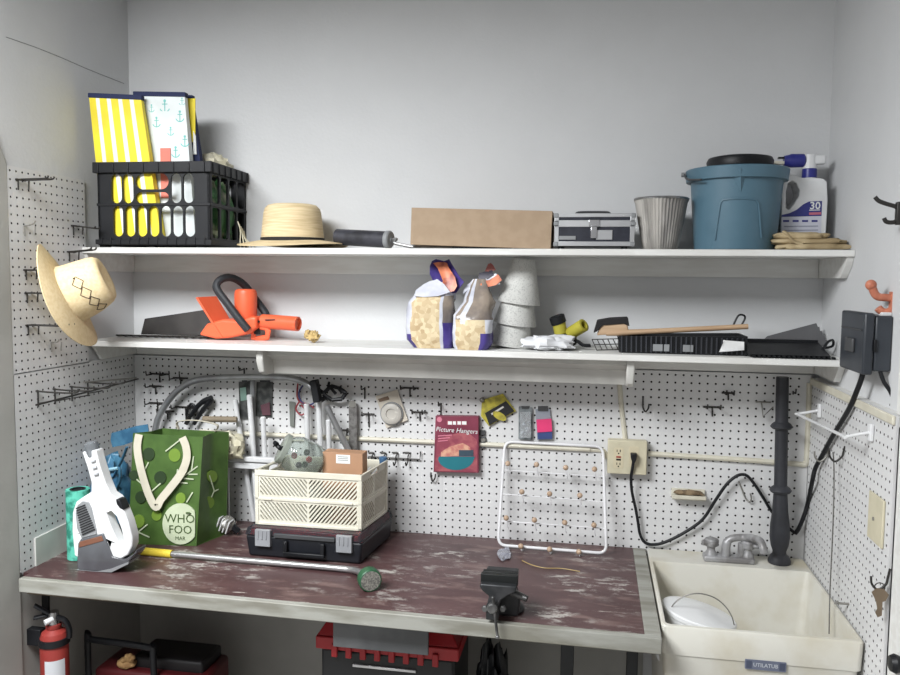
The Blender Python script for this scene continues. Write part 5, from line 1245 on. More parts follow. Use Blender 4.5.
# contents of the crate: glass jar, small carton, filling
GLASS = mat('clear_glass', (232, 238, 234), .03, trans=.92, ior=1.18)
t = thing('glass_jar', 'clear glass jar lying tilted in the cream crate', 'jar', OB(296, 472, -9))
c = on('y', -9.5, 301, 457); ax = Vector((-.75, -.35, .45)).normalized()
MB().lathe([(.001, -2.9), (1.6, -2.9), (2.25, -2.4), (2.45, -1.2), (2.45, .9), (2.1, 1.7), (1.75, 2.0), (1.75, 2.5), (1.6, 2.5), (1.6, 2.0), (1.95, 1.6), (2.3, .9), (2.3, -1.2), (2.1, -2.3), (1.5, -2.75), (.001, -2.75)], c, ax, 36).build('jar_body', GLASS, t, smooth=50)
MB().lathe([(1.8, 2.1), (2.0, 2.15), (2.0, 2.75), (1.85, 2.85), (.001, 2.85)], c, ax, 36).build('lid', mat('frosted_lid', (176, 182, 172), .25, trans=.5, ior=1.2), t)
MB().tube(cr_spline([c+ax*2.2+Vector((-.6, -1.3, .9)), c+ax*2.9+Vector((-.5, -.7, .7)), c+ax*2.6+Vector((0, -.9, .2)), c+ax*2.4+Vector((.3, -1.3, .4))], 4), .3, 8).build('clasp', BLACKP, t)
mb = MB()
for i, (dx, dz) in enumerate(((.6, -.9), (1.2, -.2), (-.2, -1.0), (.9, .7), (-.8, .2))): mb.ball((c.x+dx, c.y-.3, c.z+dz), .42, 10, 6, i % 3)
mb.build('contents', [mat('contents_green', (58, 84, 62), .5), mat('contents_red', (160, 50, 44), .5), DGREY], t)
t = thing('small_carton', 'small brown carton with a white label standing in the cream crate', 'box', OB(343, 472, -9))
p = [on('y', -9.6, *q_) for q_ in ((322.5, 452), (362.5, 451.5), (362.5, 478), (322.5, 478))]
MB().box(p[0].x, p[1].x, -9.6, -7.4, z0+.3, p[0].z).build('carton', mat('carton_brown', (178, 138, 108), .7), t, bev=.05)
p = [on('y', -9.65, *q_) for q_ in ((336, 454.5), (350, 454.5), (350, 464), (336, 464))]
mb = MB(); mb.box(p[0].x, p[1].x, -9.64, -9.58, p[2].z, p[0].z, 0)
for k in range(3): mb.box(p[0].x+.25, p[1].x-.25, -9.66, -9.63, p[0].z-.3-.22*k, p[0].z-.22-.22*k, 1)
mb.build('label', [WHT, GREYP], t, smooth=0)
tag(lump((c.x+.5, -8.4, z0+.3), 7.5, 5.2, 4.6, 71, .2, .5, pw=.7).build('wrapping', mat('clear_wrap', (176, 180, 172), .35, rgb2=(120, 124, 116), scale=18)), 'crumpled grey wrapping filling the cream crate under the glass jar', 'wrapping')
t = thing('spray_can', 'small bottle with blue cap at the back right corner of the cream crate', 'can', OB(383, 464, -3))
p = on('y', -3.6, 383, 461); MB().lathe([(.001, -.6), (.5, -.6), (.55, .5), (.4, .6), (.001, .6)], p, n=16).build('cap', mat('dusty_blue_plastic', (70, 104, 140), .4), t)
MB().cyl(p+Vector((0, 0, -.5)), Vector((p.x, p.y, Z)), .35, .4, 12).build('stem', WHITEP, t)
# ---- small pale knob thing beside the green bag
t = thing('clamp_light', 'small grey and white finned clamp beside the foot of the green bag', 'clamp', OZ(228, 534))
c = on('y', -6.5, 227, 524); c.z = max(c.z, Z+1.1)
MB().lathe([(.001, -.9), (.7, -.85), (1.05, -.2), (1.05, .5), (.6, .9), (.001, .95)], c, Vector((.7, -.4, .5)), 24).build('shell', HOOKM['l'], t)
mb = MB(rot(20, 'Y', c))
for k in range(4): mb.box(c.x-1.0+k*.5, c.x-.8+k*.5, c.y-1.1, c.y+.2, c.z-.9, c.z+.9)
mb.build('fins', mat('fin_white', (206, 206, 206), .4), t, bev=.06)
MB().cyl(c+Vector((.8, 0, -.3)), Vector((c.x+1.5, c.y+.3, Z+.5)), .5, .45, 12).build('pad', BLACKP, t)

# ---- watering wand
t = thing('watering_wand', 'watering wand with yellow grip and green spray head lying on the workbench', 'watering wand', OZ(260, 566))
r = .48; g0, g1, w1, w2 = OZ(140.5, 551, Z+r), OZ(172, 554, Z+r), OZ(330, 567.5, Z+r), OZ(352, 570, Z+r)
hd = OZ(368, 577.5, Z+1.25); hd.z = Z+1.32
MB().tube([g0, g0+(g1-g0)*.06, g1], [.4, .5, .5], 14).build('grip', mat('yellow_grip', (226, 200, 66), .5), t)
pts = cr_spline([g1, lerp(g1, w1, .5), w1, w2, lerp(w2, hd, .55)+Vector((0, 0, .12)), hd], 6)
MB().tube(pts, .36, 12).build('tube', mat('brushed_tube', (186, 186, 186), .3, .75), t, smooth=70)
dh = (hd-w2).normalized(); dh = Vector((dh.x, dh.y-.25, -.06)).normalized()
MB().lathe([(.36, -.7), (.6, -.55), (1.2, -.1), (1.3, .1), (1.3, 1.1), (1.22, 1.2)], hd, dh, 30, wob=lambda a, z: 1+(.02*math.cos(15*a) if z > .05 else 0)).build('spray_head', mat('hose_green', (44, 92, 62), .45), t)
MB().lathe([(1.2, 1.15), (1.12, 1.22), (.001, 1.24)], hd, dh, 30).build('rose_face', mat('rose_grey', (150, 148, 140), .5, rgb2=(100, 100, 96), scale=200), t)
# ---- bench vise
VM = mat('vise_black_iron', (44, 46, 48), .45, .4, rgb2=(66, 66, 68), scale=14, bump=.2)
VB = mat('vise_worn_steel', (120, 120, 120), .4, .7, rgb2=(80, 80, 80), scale=20)
cx = OZ(500, 600).x; fyv = fy(cx)
t = thing('bench_vise', 'black iron bench vise clamped to the front edge of the workbench', 'vise', (cx, -24, Z))
yj = -26.0
G_ = lambda px, py, y=yj: on('y', y, px, py)
a, b = G_(481, 566), G_(518, 576)
zt = a.z-.75; zb = zt-1.05
MB().box(a.x, G_(518, 576).x, yj-.15, yj+.5, zb, zt).build('jaw_plate', mat('jaw_dark', (34, 36, 36), .5, .4, bump=.3, bscale=400), t, bev=.05)
zbot = G_(493, 619, yj-.5).z; xn0, xn1 = G_(487, 605).x, G_(499.5, 605).x
sk = [(a.x+.05, zb+.25), (b.x-.05, zb+.25), (b.x-.1, zb-.35), (b.x-.9, zb-.75), (b.x-1.6, zb-1.3), (xn1, zb-2.1), (xn1, zbot), (xn0, zbot), (xn0, zb-2.1), (a.x+1.0, zb-1.0), (a.x+.3, zb-.5), (a.x, zb-.1)]
MB().prism(sk, XZ(yj-.9), 0, 1.0).build('front_jaw', VM, t, bev=.15, seg=3)
MB().box(a.x+.1, b.x-.1, yj+.75, yj+1.4, zb, zt-.05).build('jaw_plate', MATS['jaw_dark'], t, bev=.05)
xr = G_(519, 600).x
P6 = [(a.x+.3, zt-.1), (b.x-.1, zt-.1), (b.x-.3, zb-.9), (xr, zb-2.2), (xr-.2, Z), (xn0+.4, Z), (xn0+.3, zb-1.8), (a.x+.9, zb-.7)]
MB().prism(P6, XZ(yj+1.4), 0, 1.2).build('rear_jaw', VM, t, bev=.2, seg=3)
MB().box(xn0+.2, xn1-.2, yj-.5, yj+3.2, zb-2.9, zb-1.5).build('slide_bar', VB, t, bev=.1)
MB().lathe([(.001, 0), (1.9, 0), (2.0, .2), (1.8, .5), (1.3, .8), (.001, .8)], (cx+.9, yj+3.4, Z), n=30).build('base', VM, t)
for px in (485, 503):
    c = on('y', yj-.7, px, 608); MB().cyl(c, c+Vector((0, -.35, 0)), .36, .32, 6).build('bolt', VB, t, bev=.04)
c = on('y', yj-.95, 493, 606); MB().lathe([(.001, 0), (.5, 0), (.55, .7), (.4, .9), (.001, .9)], c, (0, -1, 0), 18).build('screw_end', VB, t)
hh_a, hh_b = on('y', yj-1.6, 493, 598), on('y', yj-1.6, 497.5, 637)
hr_ = MB().tube([hh_a, hh_b], .15, 8).build('handle_rod', VB, t)
for q_ in (hh_a, hh_b): MB().ball(tuple(q_), .22, 10, 8).build('handle_knob', VB, hr_)
MB().tube([on('y', yj+1.2, 512, 592), on('y', yj+.6, 527, 599)], [.42, .32], 12).build('swivel_lever', VB, t)
# ---- loose wire and plastic scrap
t = tag(MB().tube(cr_spline([OZ(522, 560.5, Z+.1), OZ(532, 565, Z+.12), OZ(545, 568, Z+.1), OZ(562, 568.5, Z+.1), OZ(580, 571.5, Z+.1)], 6), .06, 6).build('loose_wire', mat('tan_wire', (176, 150, 96), .5)), 'short tan wire lying on the workbench in front of the wire rack', 'wire')
g = []
for dy in range(6):
    row = []
    for dx in range(7):
        u, w = dx/6*2-1, dy/5*2-1; k = .62+.38*mnoise.noise(Vector((math.atan2(w, u)*1.3, 3, 1))) if max(abs(u), abs(w)) > .1 else 1
        px, py = 504.5+8.5*u*math.sqrt(1-w*w*.45)*k*1.25, 554+8*w*math.sqrt(1-u*u*.45)*k*1.25
        row.append(OZ(px, py, Z+.06+.5*abs(mnoise.noise(Vector((dx*.9, dy*1.1, 5))))))
    g.append(row)
tag(MB().sheet(g, .03).build('plastic_scrap', mat('clear_scrap', (186, 188, 198), .2, rgb2=(160, 162, 174), scale=40, alpha=.55), smooth=0), 'crumpled clear plastic scrap on the workbench under the wire rack', 'scrap')
# ================================================================== laundry sink
SINK = mat('old_sink_cream', (208, 206, 197), .4, rgb2=(184, 176, 154), scale=7, detail=8, lo=.45, hi=.8, bump=.1)
t = thing('laundry_sink', 'stained cream laundry tub sink between the workbench and the right pegboard', 'sink', (36.8, -12, 0))
sx0, sx1, sy0, sy1, sz = 27.05, 46.35, -23.9, -.15, 36.0
def ringq(x0, x1, y0, y1, z, r, n=5):
    P = []
    for cx_, cy_, a in ((x1-r, y1-r, 0), (x0+r, y1-r, 90), (x0+r, y0+r, 180), (x1-r, y0+r, 270)):
        for k in range(n+1):
            q_ = R(a+90*k/n); P.append(Vector((cx_+r*math.cos(q_), cy_+r*math.sin(q_), z)))
    return P
rings = [ringq(sx0+.9, sx1-.9, sy0+1.0, sy1-1.6, 20, 1.5), ringq(sx0+.3, sx1-.3, sy0+.14, sy1-.6, 32.9, .8), ringq(sx0+.3, sx1-.3, sy0+.13, sy1-.6, 32.95, .8),
         ringq(sx0+.1, sx1-.1, sy0+.02, sy1, 33.0, .6), ringq(sx0, sx1, sy0, sy1, 35.85, .5), ringq(sx0+.12, sx1-.12, sy0+.12, sy1-.1, sz, .5),
         ringq(sx0+.38, sx1-.38, sy0+.55, -4.9, sz, .6), ringq(sx0+.5, sx1-.5, sy0+.75, -5.0, sz-.25, .6), ringq(sx0+1.3, sx1-1.1, sy0+5.5, -5.5, 24.5, 1.4), ringq(sx0+3.4, sx1-3.4, sy0+7.0, -7.4, 23.6, 1.6)]
mb = MB(); n = len(rings[0]); mb.add([p for r_ in rings for p in r_], [(i*n+k, i*n+(k+1) % n, (i+1)*n+(k+1) % n, (i+1)*n+k) for i in range(len(rings)-1) for k in range(n)])
mb.add(rings[-1], [tuple(range(n))]); mb.add(rings[0], [tuple(range(n-1, -1, -1))])
mb.build('tub', SINK, t, smooth=40)
for x in (sx0+2.2, sx1-2.2):
    for y in (sy0+3.2, sy1-2.4): MB().cyl((x, y, 0), (x, y, 20.4), .75, .9, 14).build('leg', mat('leg_metal', (150, 150, 146), .5, .4), t)
# maker's plate on the apron
q1, q2 = on('y', sy0, 745, 660), on('y', sy0, 786, 671)
lp = MB(); c = (q1+q2)/2
fpl = lambda u, w, d=0: Vector((c.x+u, sy0-.06+d, c.z+w))
L2, H2 = (q2.x-q1.x)/2, .5
lp.prism(pill(-L2, L2, -H2, H2, r=.08), fpl, 0, .12, 0)
lp.prism(rect(-L2+.12, -L2+.65, -H2+.12, H2-.12), fpl, -.02, .05, 2); lp.prism(rect(L2-.65, L2-.12, -H2+.12, H2-.12), fpl, -.02, .05, 2)
text(lp, 'UTILATUB', lambda u, w: fpl(u*.95, w, -.03), .38, 1, bold=.015)
lp.build('maker_plate', [mat('plate_slate', (108, 114, 132), .45), mat('plate_pale', (200, 204, 212), .5), mat('plate_dark', (74, 80, 100), .5)], t, smooth=0)
# ---- faucet
IRON = mat('old_chrome', (166, 166, 168), .45, .35, rgb2=(130, 128, 128), scale=24, bump=.2)
t = thing('faucet', 'old grey two-handle faucet on the back ledge of the sink', 'faucet', (36.5, -3, sz))
fz = sz+.01; F_ = lambda px, py, y=-3.2: on('y', y, px, py)
a, b = F_(703, 559), F_(754, 563)
MB().box(a.x, b.x, -4.0, -2.2, fz, fz+.75).build('base_plate', IRON, t, bev=.25, seg=3)
for px in (711, 748):
    p = F_(px, 555); MB().lathe([(.75, 0), (.7, .4), (.5, .7), (.5, 1.1), (.8, 1.3), (.85, 2.0), (.7, 2.2), (.001, 2.3)], (p.x, -3.1, fz+.6), n=20, wob=lambda a, z: 1+(.1*math.cos(4*a) if z > 1.2 else 0)).build('handle', IRON, t)
    MB().tube([Vector((p.x-1.1 if px < 720 else p.x+1.1, -3.5, fz+2.3)), Vector((p.x, -3.1, fz+2.3))], [.35, .4], 10).build('handle_lever', IRON, t)
pts = [F_(726, 556), F_(726, 547), F_(728, 541), F_(734, 538), F_(744, 537.5), on('y', -4.2, 752, 538), on('y', -6.5, 760, 541), on('y', -7.4, 763, 548), on('y', -7.5, 764, 553)]
MB().tube(cr_spline(pts, 5), [.55]*10+[.46]*31, 12).build('spout', IRON, t, smooth=70)
p = F_(741, 555); MB().cyl((p.x, -3.1, fz+.6), (p.x, -3.1, fz+2.4), .42, .42, 12).build('riser', IRON, t)
# ---- black post
t = thing('lamp_post', 'black turned post standing on the back ledge of the sink', 'post', (41, -2.2, sz))
pc = on('y', -2.3, 779.5, 556); top_ = on('y', -2.3, 782.5, 377)
base = Vector((pc.x, -2.3, sz+.01)); axd = (Vector((top_.x, -2.3, top_.z))-base); Lp = axd.length; axd.normalize()
def zl(py): return (py-377)/(558-377)
hh_ = lambda py: Lp*(1-zl(py))
prof = [(.001, 0), (1.35, 0), (1.38, .3), (1.1, .9), (.85, 1.15), (.8, 1.5), (1.05, 2.2), (1.2, 3.3), (1.15, 4.8), (.95, 6.5), (.82, hh_(489)), (1.15, hh_(489)+.05), (1.32, hh_(488)+.2), (1.1, hh_(486)+.25), (.78, hh_(484)+.25), (.76, hh_(427)), (1.1, hh_(427)+.02), (1.35, hh_(426)+.15), (1.1, hh_(424)+.25), (.76, hh_(422)+.25), (.74, Lp), (.001, Lp)]
MB().lathe(prof, base, axd, 28).build('shaft', mat('post_black', (38, 39, 43), .5, rgb2=(52, 53, 58), scale=10), t, smooth=35)
# ---- bucket lying in the sink
t = thing('bucket', 'white plastic bucket with wire handle lying in the sink', 'bucket', (30.6, -16.5, 28))
c0_ = on('z', 33.2, 699, 628); dc = Vector((.18, .45, .87)).normalized()
c0_ = on('y', -15.0, 700, 606)
MB().lathe([(.001, -6.2), (3.3, -6.2), (3.45, -6.0), (3.9, -.6), (4.1, -.5), (4.15, -.1), (4.0, .05), (3.7, .1), (2.0, .3), (.001, .35)], c0_+dc*(-.7), Vector((.2, .05, .96)), 40).build('bucket_wall', WHITEP, t)
pts = [on('y', -16.5, *p) for p in ((669, 614), (673, 605), (681, 598), (692, 594), (703, 594), (715, 598), (725, 606), (732, 617), (735, 630))]
MB().tube(cr_spline(pts, 5), .07, 6).build('wire_handle', mat('bail_wire', (130, 128, 124), .4, .6), t)

# ================================================================== right wall
OX = lambda px, py, x=46.5: on('x', x, px, py)
# ---- black timer box
t = thing('outlet_cover', 'black weatherproof outlet box with latch on the right wall', 'outlet box', (46.5, -19, 62.6))
x1 = 44.9; n_, f_ = -23.6, on('x', x1, 840.5, 340).y
zt_, zb_ = on('y', n_, 885, 316).z, on('y', n_, 885, 372).z
BOX = mat('box_charcoal', (48, 52, 58), .4, rgb2=(56, 60, 66))
MB().box(x1+1.0, XR-.01, n_, f_, zb_, zt_).build('back_box', BOX, t, bev=.2)
MB().box(x1, x1+.95, n_-.1, f_+.1, zb_-.35, zt_+.25).build('hinged_lid', BOX, t, bev=.2); hl_ = bpy.context.scene.objects['hinged_lid']
MB().box(x1-.3, x1+.02, (n_+f_)/2-1.2, (n_+f_)/2+1.2, zb_+1.6, zb_+3.0).build('latch', DGREY, hl_, bev=.12)
MB().box(x1-.12, x1+.02, n_+.4, f_-.4, zt_-1.5, zt_-1.35).build('lid_rib', DGREY, hl_, bev=.04)
MB().box(x1+.9, x1+1.15, n_-.25, n_, zb_+1.9, zb_+3.1).build('hinge', BLACKP, t, bev=.05)
MB().tube(cr_spline([on('y', -23.2, 880, 371), on('y', -23.4, 884, 382), on('y', -23.6, 890, 391), on('y', -23.7, 892.5, 398), on('y', -23.7, 891.5, 406)], 5), .2, 8).build('short_cable', BLACKP, t, smooth=80)
# ---- orange coat hook
t = thing('coat_hook', 'orange painted coat hook on a white base above the black box', 'hook', on('y', -22.5, 893, 312))
OH = mat('salmon_paint', (196, 124, 98), .45, rgb2=(176, 106, 82), scale=40)
H3 = lambda px, py: on('y', -22.5, px, py)
xw = XR-.02
pts = [H3(872, 287), H3(875, 294), H3(879, 297), H3(886, 297.5), H3(892, 298.5), H3(894.5, 303), H3(893, 309), H3(888, 312), H3(882, 311.5), H3(878, 308)]
MB().tube(cr_spline(pts, 5), [.38]*46, 10, flat=(1, 1)).build('hook_arm', OH, t, smooth=70)
MB().ball(tuple(H3(871, 285)), .52, 14, 10).build('ball_tip', OH, t)
a = H3(894, 304); MB().box(a.x-.2, xw, -23.0, -22.0, a.z-1.3, a.z+1.2).build('wall_plate', OH, t, bev=.15)
a = H3(879, 316); MB().box(a.x, xw, -23.2, -22.2, H3(880, 316).z, H3(880, 312).z).build('white_base', WHITEP, t, bev=.1)
# ---- double hook
t = thing('coat_hook', 'dark double-pronged metal hook high on the right wall', 'hook', on('y', -25, 897, 222))
H4 = lambda px, py: on('y', -25, px, py)
MB().tube(cr_spline([H4(875, 197), H4(879, 201), H4(887, 204), H4(894, 206), H4(898, 208)], 5), .2, 8).build('upper_prong', DKSTEEL, t, smooth=70)
MB().tube(cr_spline([H4(884, 218), H4(886, 221.5), H4(891, 222.5), H4(896, 221), H4(898, 214)], 5), .2, 8).build('lower_prong', DKSTEEL, t, smooth=70)
a = H4(897.5, 214); MB().box(a.x-.15, XR-.01, -25.3, -24.7, a.z-1.0, a.z+1.1).build('stem', DKSTEEL, t, bev=.08)
# ---- towel bar
t = thing('towel_bar', 'white towel bar across the right pegboard above the sink', 'towel bar', OX(850, 425))
A1, A2 = OX(821, 410), OX(873, 432)
for p in (A1, A2): MB().box(46.1, 46.48, p.y-.45, p.y+.45, p.z-.9, p.z+.8).build('bracket', WHITEP, t, bev=.1)
e = Vector((-2.6, 0, -.6))
MB().tube(cr_spline([A1, A1+e*.6, A1+e, A1+e+Vector((0, -.8, 0)), A2+e+Vector((0, .8, 0)), A2+e, A2+e*.6, A2], 6), .17, 8).build('bar', WHITEP, t, smooth=70)
# ---- switch plate
t = thing('switch_plate', 'cream wall plate with one screw on the right pegboard', 'wall plate', OX(877, 545))
a, b = OX(870.5, 515), OX(885, 525)
MB().box(46.25, 46.49, b.y, a.y, OX(878, 544).z, OX(878, 495).z).build('plate', BEI, t, bev=.08)
c = OX(876.5, 519); MB().cyl((46.27, c.y, c.z), (46.15, c.y, c.z), .2, .18, 12).build('screw', HOOKM['l'], t)
# ---- hooks on the right pegboard
def side_hook(px, py, label, drop=1.2, m='d', r=.11):
    p = OX(px, py); t = thing('pegboard_hook', label, 'hook', p, 'hooks on the right pegboard')
    MB().tube(cr_spline([p+Vector((0, 0, .2)), p+Vector((-.15, 0, -drop*.5)), p+Vector((-.3, 0, -drop)), p+Vector((-.9, .1, -drop-.55)), p+Vector((-1.4, .2, -drop-.1)), p+Vector((-1.5, .2, -drop+.6))], 5), r, 6).build('hook_wire', HOOKM[m], t, smooth=70)
    return p
side_hook(845, 448, 'dark J hook on the right pegboard below the white towel bar', 1.0)
p_ = side_hook(829, 449, 'pale hook on the right pegboard carrying the thin hanging wire', 1.0, 'l')
p_ = side_hook(890, 571, 'dark hook on the right pegboard holding a small key', 1.3)
t = thing('key', 'small brass-brown key hanging from the hook on the right pegboard', 'key', p_+Vector((-.9, 0, -3.6)))
KM = mat('key_brown', (132, 116, 98), .4, .5)
k0 = p_+Vector((-.75, .0, -2.2)); 
mb = MB(); mb.prism([(k0.x-.7, k0.z+.1), (k0.x-.3, k0.z+.5), (k0.x+.3, k0.z+.5), (k0.x+.75, k0.z), (k0.x+.5, k0.z-.6), (k0.x+.25, k0.z-.7), (k0.x+.25, k0.z-2.0), (k0.x-.1, k0.z-2.2), (k0.x-.3, k0.z-1.8), (k0.x-.15, k0.z-1.4), (k0.x-.3, k0.z-.7)], XZ(k0.y), -.06, .06); mb.build('key_blade', KM, t)
MB().tube([k0+Vector((.45*math.cos(a*PI/6), .1, .55+.45*math.sin(a*PI/6))) for a in range(12)], .05, 5, closed=True).build('key_ring', DKSTEEL, t)
pn = OX(849, 604); tag(MB().tube([pn, pn+Vector((-1.2, 0, 0)), pn+Vector((-1.25, 0, .05))], [.13, .13, .3], 8).build('nail', HOOKM['l']), 'pale nail sticking out low on the right pegboard above the sink rim', 'nail')
pts = [OX(833, 452, 45.6), OX(834, 470, 45.7), OX(833.5, 510, 45.6), OX(832, 548, 45.5), OX(830, 590, 45.3)]
b0 = on('x', 44.9, 829, 634)
tag(MB().tube(cr_spline(pts+[b0], 5), .07, 6).build('hanging_wire', mat('thin_dark_wire', (92, 90, 86), .5)), 'thin dark wire hanging from a hook on the right pegboard down into the sink', 'wire')
# dark knob at the lower right
t = thing('door_knob', 'dark round knob on the white casing at the lower right', 'knob', on('y', -33, 896, 668))
c = on('y', -31.6, 899, 664); c.x = 46.3
MB().lathe([(.001, -.5), (.65, -.4), (.85, 0), (.7, .4), (.3, .5), (.28, .6)], c, (1, 0, 0), 24).build('knob', BLACKP, t)

# ================================================================== left pegboard hooks
def left_hook(px, py, label, L=4, kind='double', m='d', up=.3, dz=0):
    p = on('x', -46.5, px, py); t = thing('pegboard_hook', label, 'hook', p, 'hooks on the left pegboard')
    mb = MB()
    e = p+Vector((L, 0, dz))
    if kind == 'double':
        for dy in (-.5, .5):
            mb.tube(cr_spline([p+Vector((-.1, dy, 0)), p+Vector((L*.5, dy, dz*.5)), e+Vector((-.3, dy, 0)), e+Vector((0, dy, up))], 4), .1, 6)
        mb.tube([e+Vector((-.5, -.5, 0)), e+Vector((-.5, .5, 0))], .09, 6); mb.tube([p+Vector((.25, -.8, 0)), p+Vector((.25, .8, 0))], .12, 6)
    else:
        mb.tube(cr_spline([p+Vector((-.1, 0, 0)), p+Vector((L*.5, 0, dz*.5)), e+Vector((-.3, 0, 0)), e+Vector((0, 0, up))], 4), .1, 6)
    mb.tube([p+Vector((.2, -.4, 0)), p+Vector((.2, -.4, -1.2))], .09, 6); mb.tube([p+Vector((1.0, .4, 0)), p+Vector((.9, .4, -1.1))], .09, 6)
    mb.build('hook_wire', HOOKM[m], t, smooth=70)
left_hook(19, 180, 'dark double hook at the top of the tall left pegboard', 4.2, dz=.1)
left_hook(25, 226, 'pale short hook in the upper part of the tall left pegboard', 1.4, 'single', 'l', .3, .3)
left_hook(74, 226, 'thick dark hook reaching behind the black milk crate', 3.4, 'double', 'd', .2, -.3)
left_hook(70, 252, 'dark hook just above the crown of the hanging straw hat', 3.4, 'double', 'd', .3, .3)
left_hook(27, 270, 'dark hook half hidden by the upper brim of the hanging straw hat', 1.5, 'double')
left_hook(28, 293, 'dark hook on the left pegboard beside the middle of the hanging hat brim', 2.6, 'double')
left_hook(29, 325, 'long dark hook on the left pegboard under the hanging hat brim', 5.6, 'double')
left_hook(52, 342, 'pale short hook on the left pegboard below the hanging straw hat', 1.0, 'single', 'l')
# wire rack along the lower left pegboard
t = thing('wire_rack', 'dark wire rod rack running along the lower left pegboard', 'rack', on('x', -45, 85, 392))
a, b = on('x', -44.2, 36, 405), on('x', -44.2, 138, 379)
b.y = min(b.y, -.3)
MB().tube([a, b], .12, 6).build('long_rod', DKSTEEL, t)
for px, py in ((36, 391), (53, 389), (70, 386.5), (86, 382)):
    p = on('x', -46.5, px, py); mb = MB(); mb.tube(cr_spline([p, p+Vector((2.2, 0, -.1)), p+Vector((5.2, .2, -.05)), p+Vector((5.5, .2, .4))], 4), .11, 6); mb.tube([p+Vector((.25, 0, .1)), p+Vector((.25, 0, -1.9))], .1, 6); mb.tube([p+Vector((.3, 0, -1.5)), p+Vector((2.3, .1, -1.1))], .09, 6); mb.build('hook_arm', DKSTEEL, t, smooth=70)
a, b = on('x', -45.3, 84, 382.5), on('x', -45.3, 136, 378); b.y = min(b.y, -.3)
MB().tube([a, b], .13, 6).build('upper_rod', HOOKM['l'], t)

# ================================================================== under the workbench
# ---- fire extinguisher
t = thing('fire_extinguisher', 'red fire extinguisher in a wall bracket under the left end of the workbench', 'fire extinguisher', (-44.4, -22.9, 8))
ec = Vector((-43.45, -22.9, 14)); et = on('y', -22.9, 52, 628).z; er = 1.6
FR_ = mat('extinguisher_red', (142, 52, 46), .5, rgb2=(130, 44, 40))
MB().lathe([(.001, 0), (er*.9, 0), (er, .3), (er, et-14-1.1), (er*.85, et-14-.4), (er*.5, et-14), (.9, et-14+.3), (.9, et-14+.6), (.001, et-14+.6)], ec, n=32).build('cylinder', FR_, t)
mb = MB(); n = 10
lab_ = [[ec+Vector((er*1.01*math.cos(R(a)), er*1.01*math.sin(R(a)), z-14)) for a in range(-95, 0, 12)] for z in (et-11.5, et-3.4)]
mb.sheet(lab_, .02); mb.build('label', mat('extinguisher_label', (190, 192, 196), .5, rgb2=(110, 120, 150), scale=22, lo=.5, hi=.55), t, smooth=60)
vz = et+.5
MB().cyl((ec.x, ec.y, vz), (ec.x, ec.y, vz+1.6), .7, .6, 14).build('valve', CHROME, t)
MB().bar((ec.x-.3, ec.y-.4, vz+1.5), (ec.x-1.6, ec.y-1.2, vz+2.7), .8, .3).build('squeeze_lever', BLACKP, t, bev=.06)
MB().bar((ec.x-.6, ec.y-.2, vz+1.2), (ec.x-1.9, ec.y-1.0, vz+1.0), .8, .3).build('carry_handle', BLACKP, t, bev=.06)
MB().bar((ec.x-1.5, ec.y+.6, vz+.5), (ec.x-1.4, ec.y+.6, vz+4.4), .9, .4, (0, 1, 0)).build('bracket_arm', BLACKP, t, bev=.08)
MB().lathe([(er+.02, -.4), (er+.16, -.4), (er+.16, .4), (er+.02, .4)], (ec.x, ec.y, et-1.4), n=32).build('bracket_band', BLACKP, t)
MB().box(XL+.13, ec.x-er+.1, ec.y-.5, ec.y+.5, et-2.2, et-.2).build('bracket_foot', BLACKP, t, bev=.06)
MB().cyl((ec.x+.3, ec.y-.5, vz+.9), (ec.x-.2, ec.y-1.3, vz+.7), .3, .34, 12).build('gauge', WHITEP, t)
MB().tube(cr_spline([(ec.x+.5, ec.y, vz+.9), (ec.x+1.6, ec.y-.1, vz+.6), (ec.x+1.9, ec.y+.2, vz-.6), (ec.x+1.8, ec.y+.3, vz-1.6)], 6), .35, 8).build('hose', BLACKP, t)
# ---- portable machine with tubular handle
y = -17
a, b = on('y', y, 84, 640), on('y', y, 205, 655)
t = thing('portable_machine', 'dark red and black machine with tubular handle on the floor under the workbench', 'machine', ((a.x+b.x)/2, -13, 0))
MB().box(a.x+.8, b.x-.5, y+.6, -9.2, 1.2, on('y', -11, 140, 651).z).build('housing', mat('dark_maroon_metal', (86, 26, 30), .45), t, bev=.6, seg=3)
MB().box(a.x+5.5, b.x-1.4, y+2.0, -9.6, 18, on('y', -9.6, 165, 638).z).build('top_case', mat('black_case_metal', (28, 26, 28), .5), t, bev=.4)
zt_ = on('y', y, 90, 640).z
MB().tube(cr_spline([(a.x+.5, y, 1), (a.x+.5, y, zt_-1), (a.x+.8, y, zt_), (a.x+2, y, zt_+.05), (a.x+9, y, zt_-.2), (a.x+9.6, y, zt_-1), (a.x+9.7, y, 12)], 5), .42, 10).build('tube_frame', BLACKP, t, smooth=70)
for x in (a.x+1.6, b.x-1.8):
    for yy in (y+1.5, -10.4): MB().cyl((x, yy, 0), (x, yy, 1.4), .7, .7, 12).build('foot', BLACKP, t)
zt_ = on('y', -11, 140, 651).z+.02
t = thing('work_glove', 'tan work glove lying on the dark machine under the workbench', 'glove', on('y', y+1, 128, 664))
c = on('y', y+1, 124, 668); c.z = zt_; gs = zt_-on('y', y+.8, 124, 664).z
GL = mat('tan_glove', (168, 134, 90), .8, rgb2=(140, 106, 68), scale=40)
lump((c.x, c.y+.6, zt_), 2.6, 2.2, 1.3, 81, .2, .8).build('palm', GL, t, smooth=60)
for k, (px, py) in enumerate(((122, 659), (127, 655), (131, 654.5), (134, 657))):
    p = on('y', y+.8, px, py); p.z = max(p.z, zt_+.25); MB().tube(cr_spline([c+Vector((-.6+.45*k, .5, .7)), lerp(c+Vector((0, .4, .6)), p, .6), p], 4), [.34, .36, .36, .36, .34, .34, .33, .3, .2], 8).build('finger', GL, t, smooth=70)
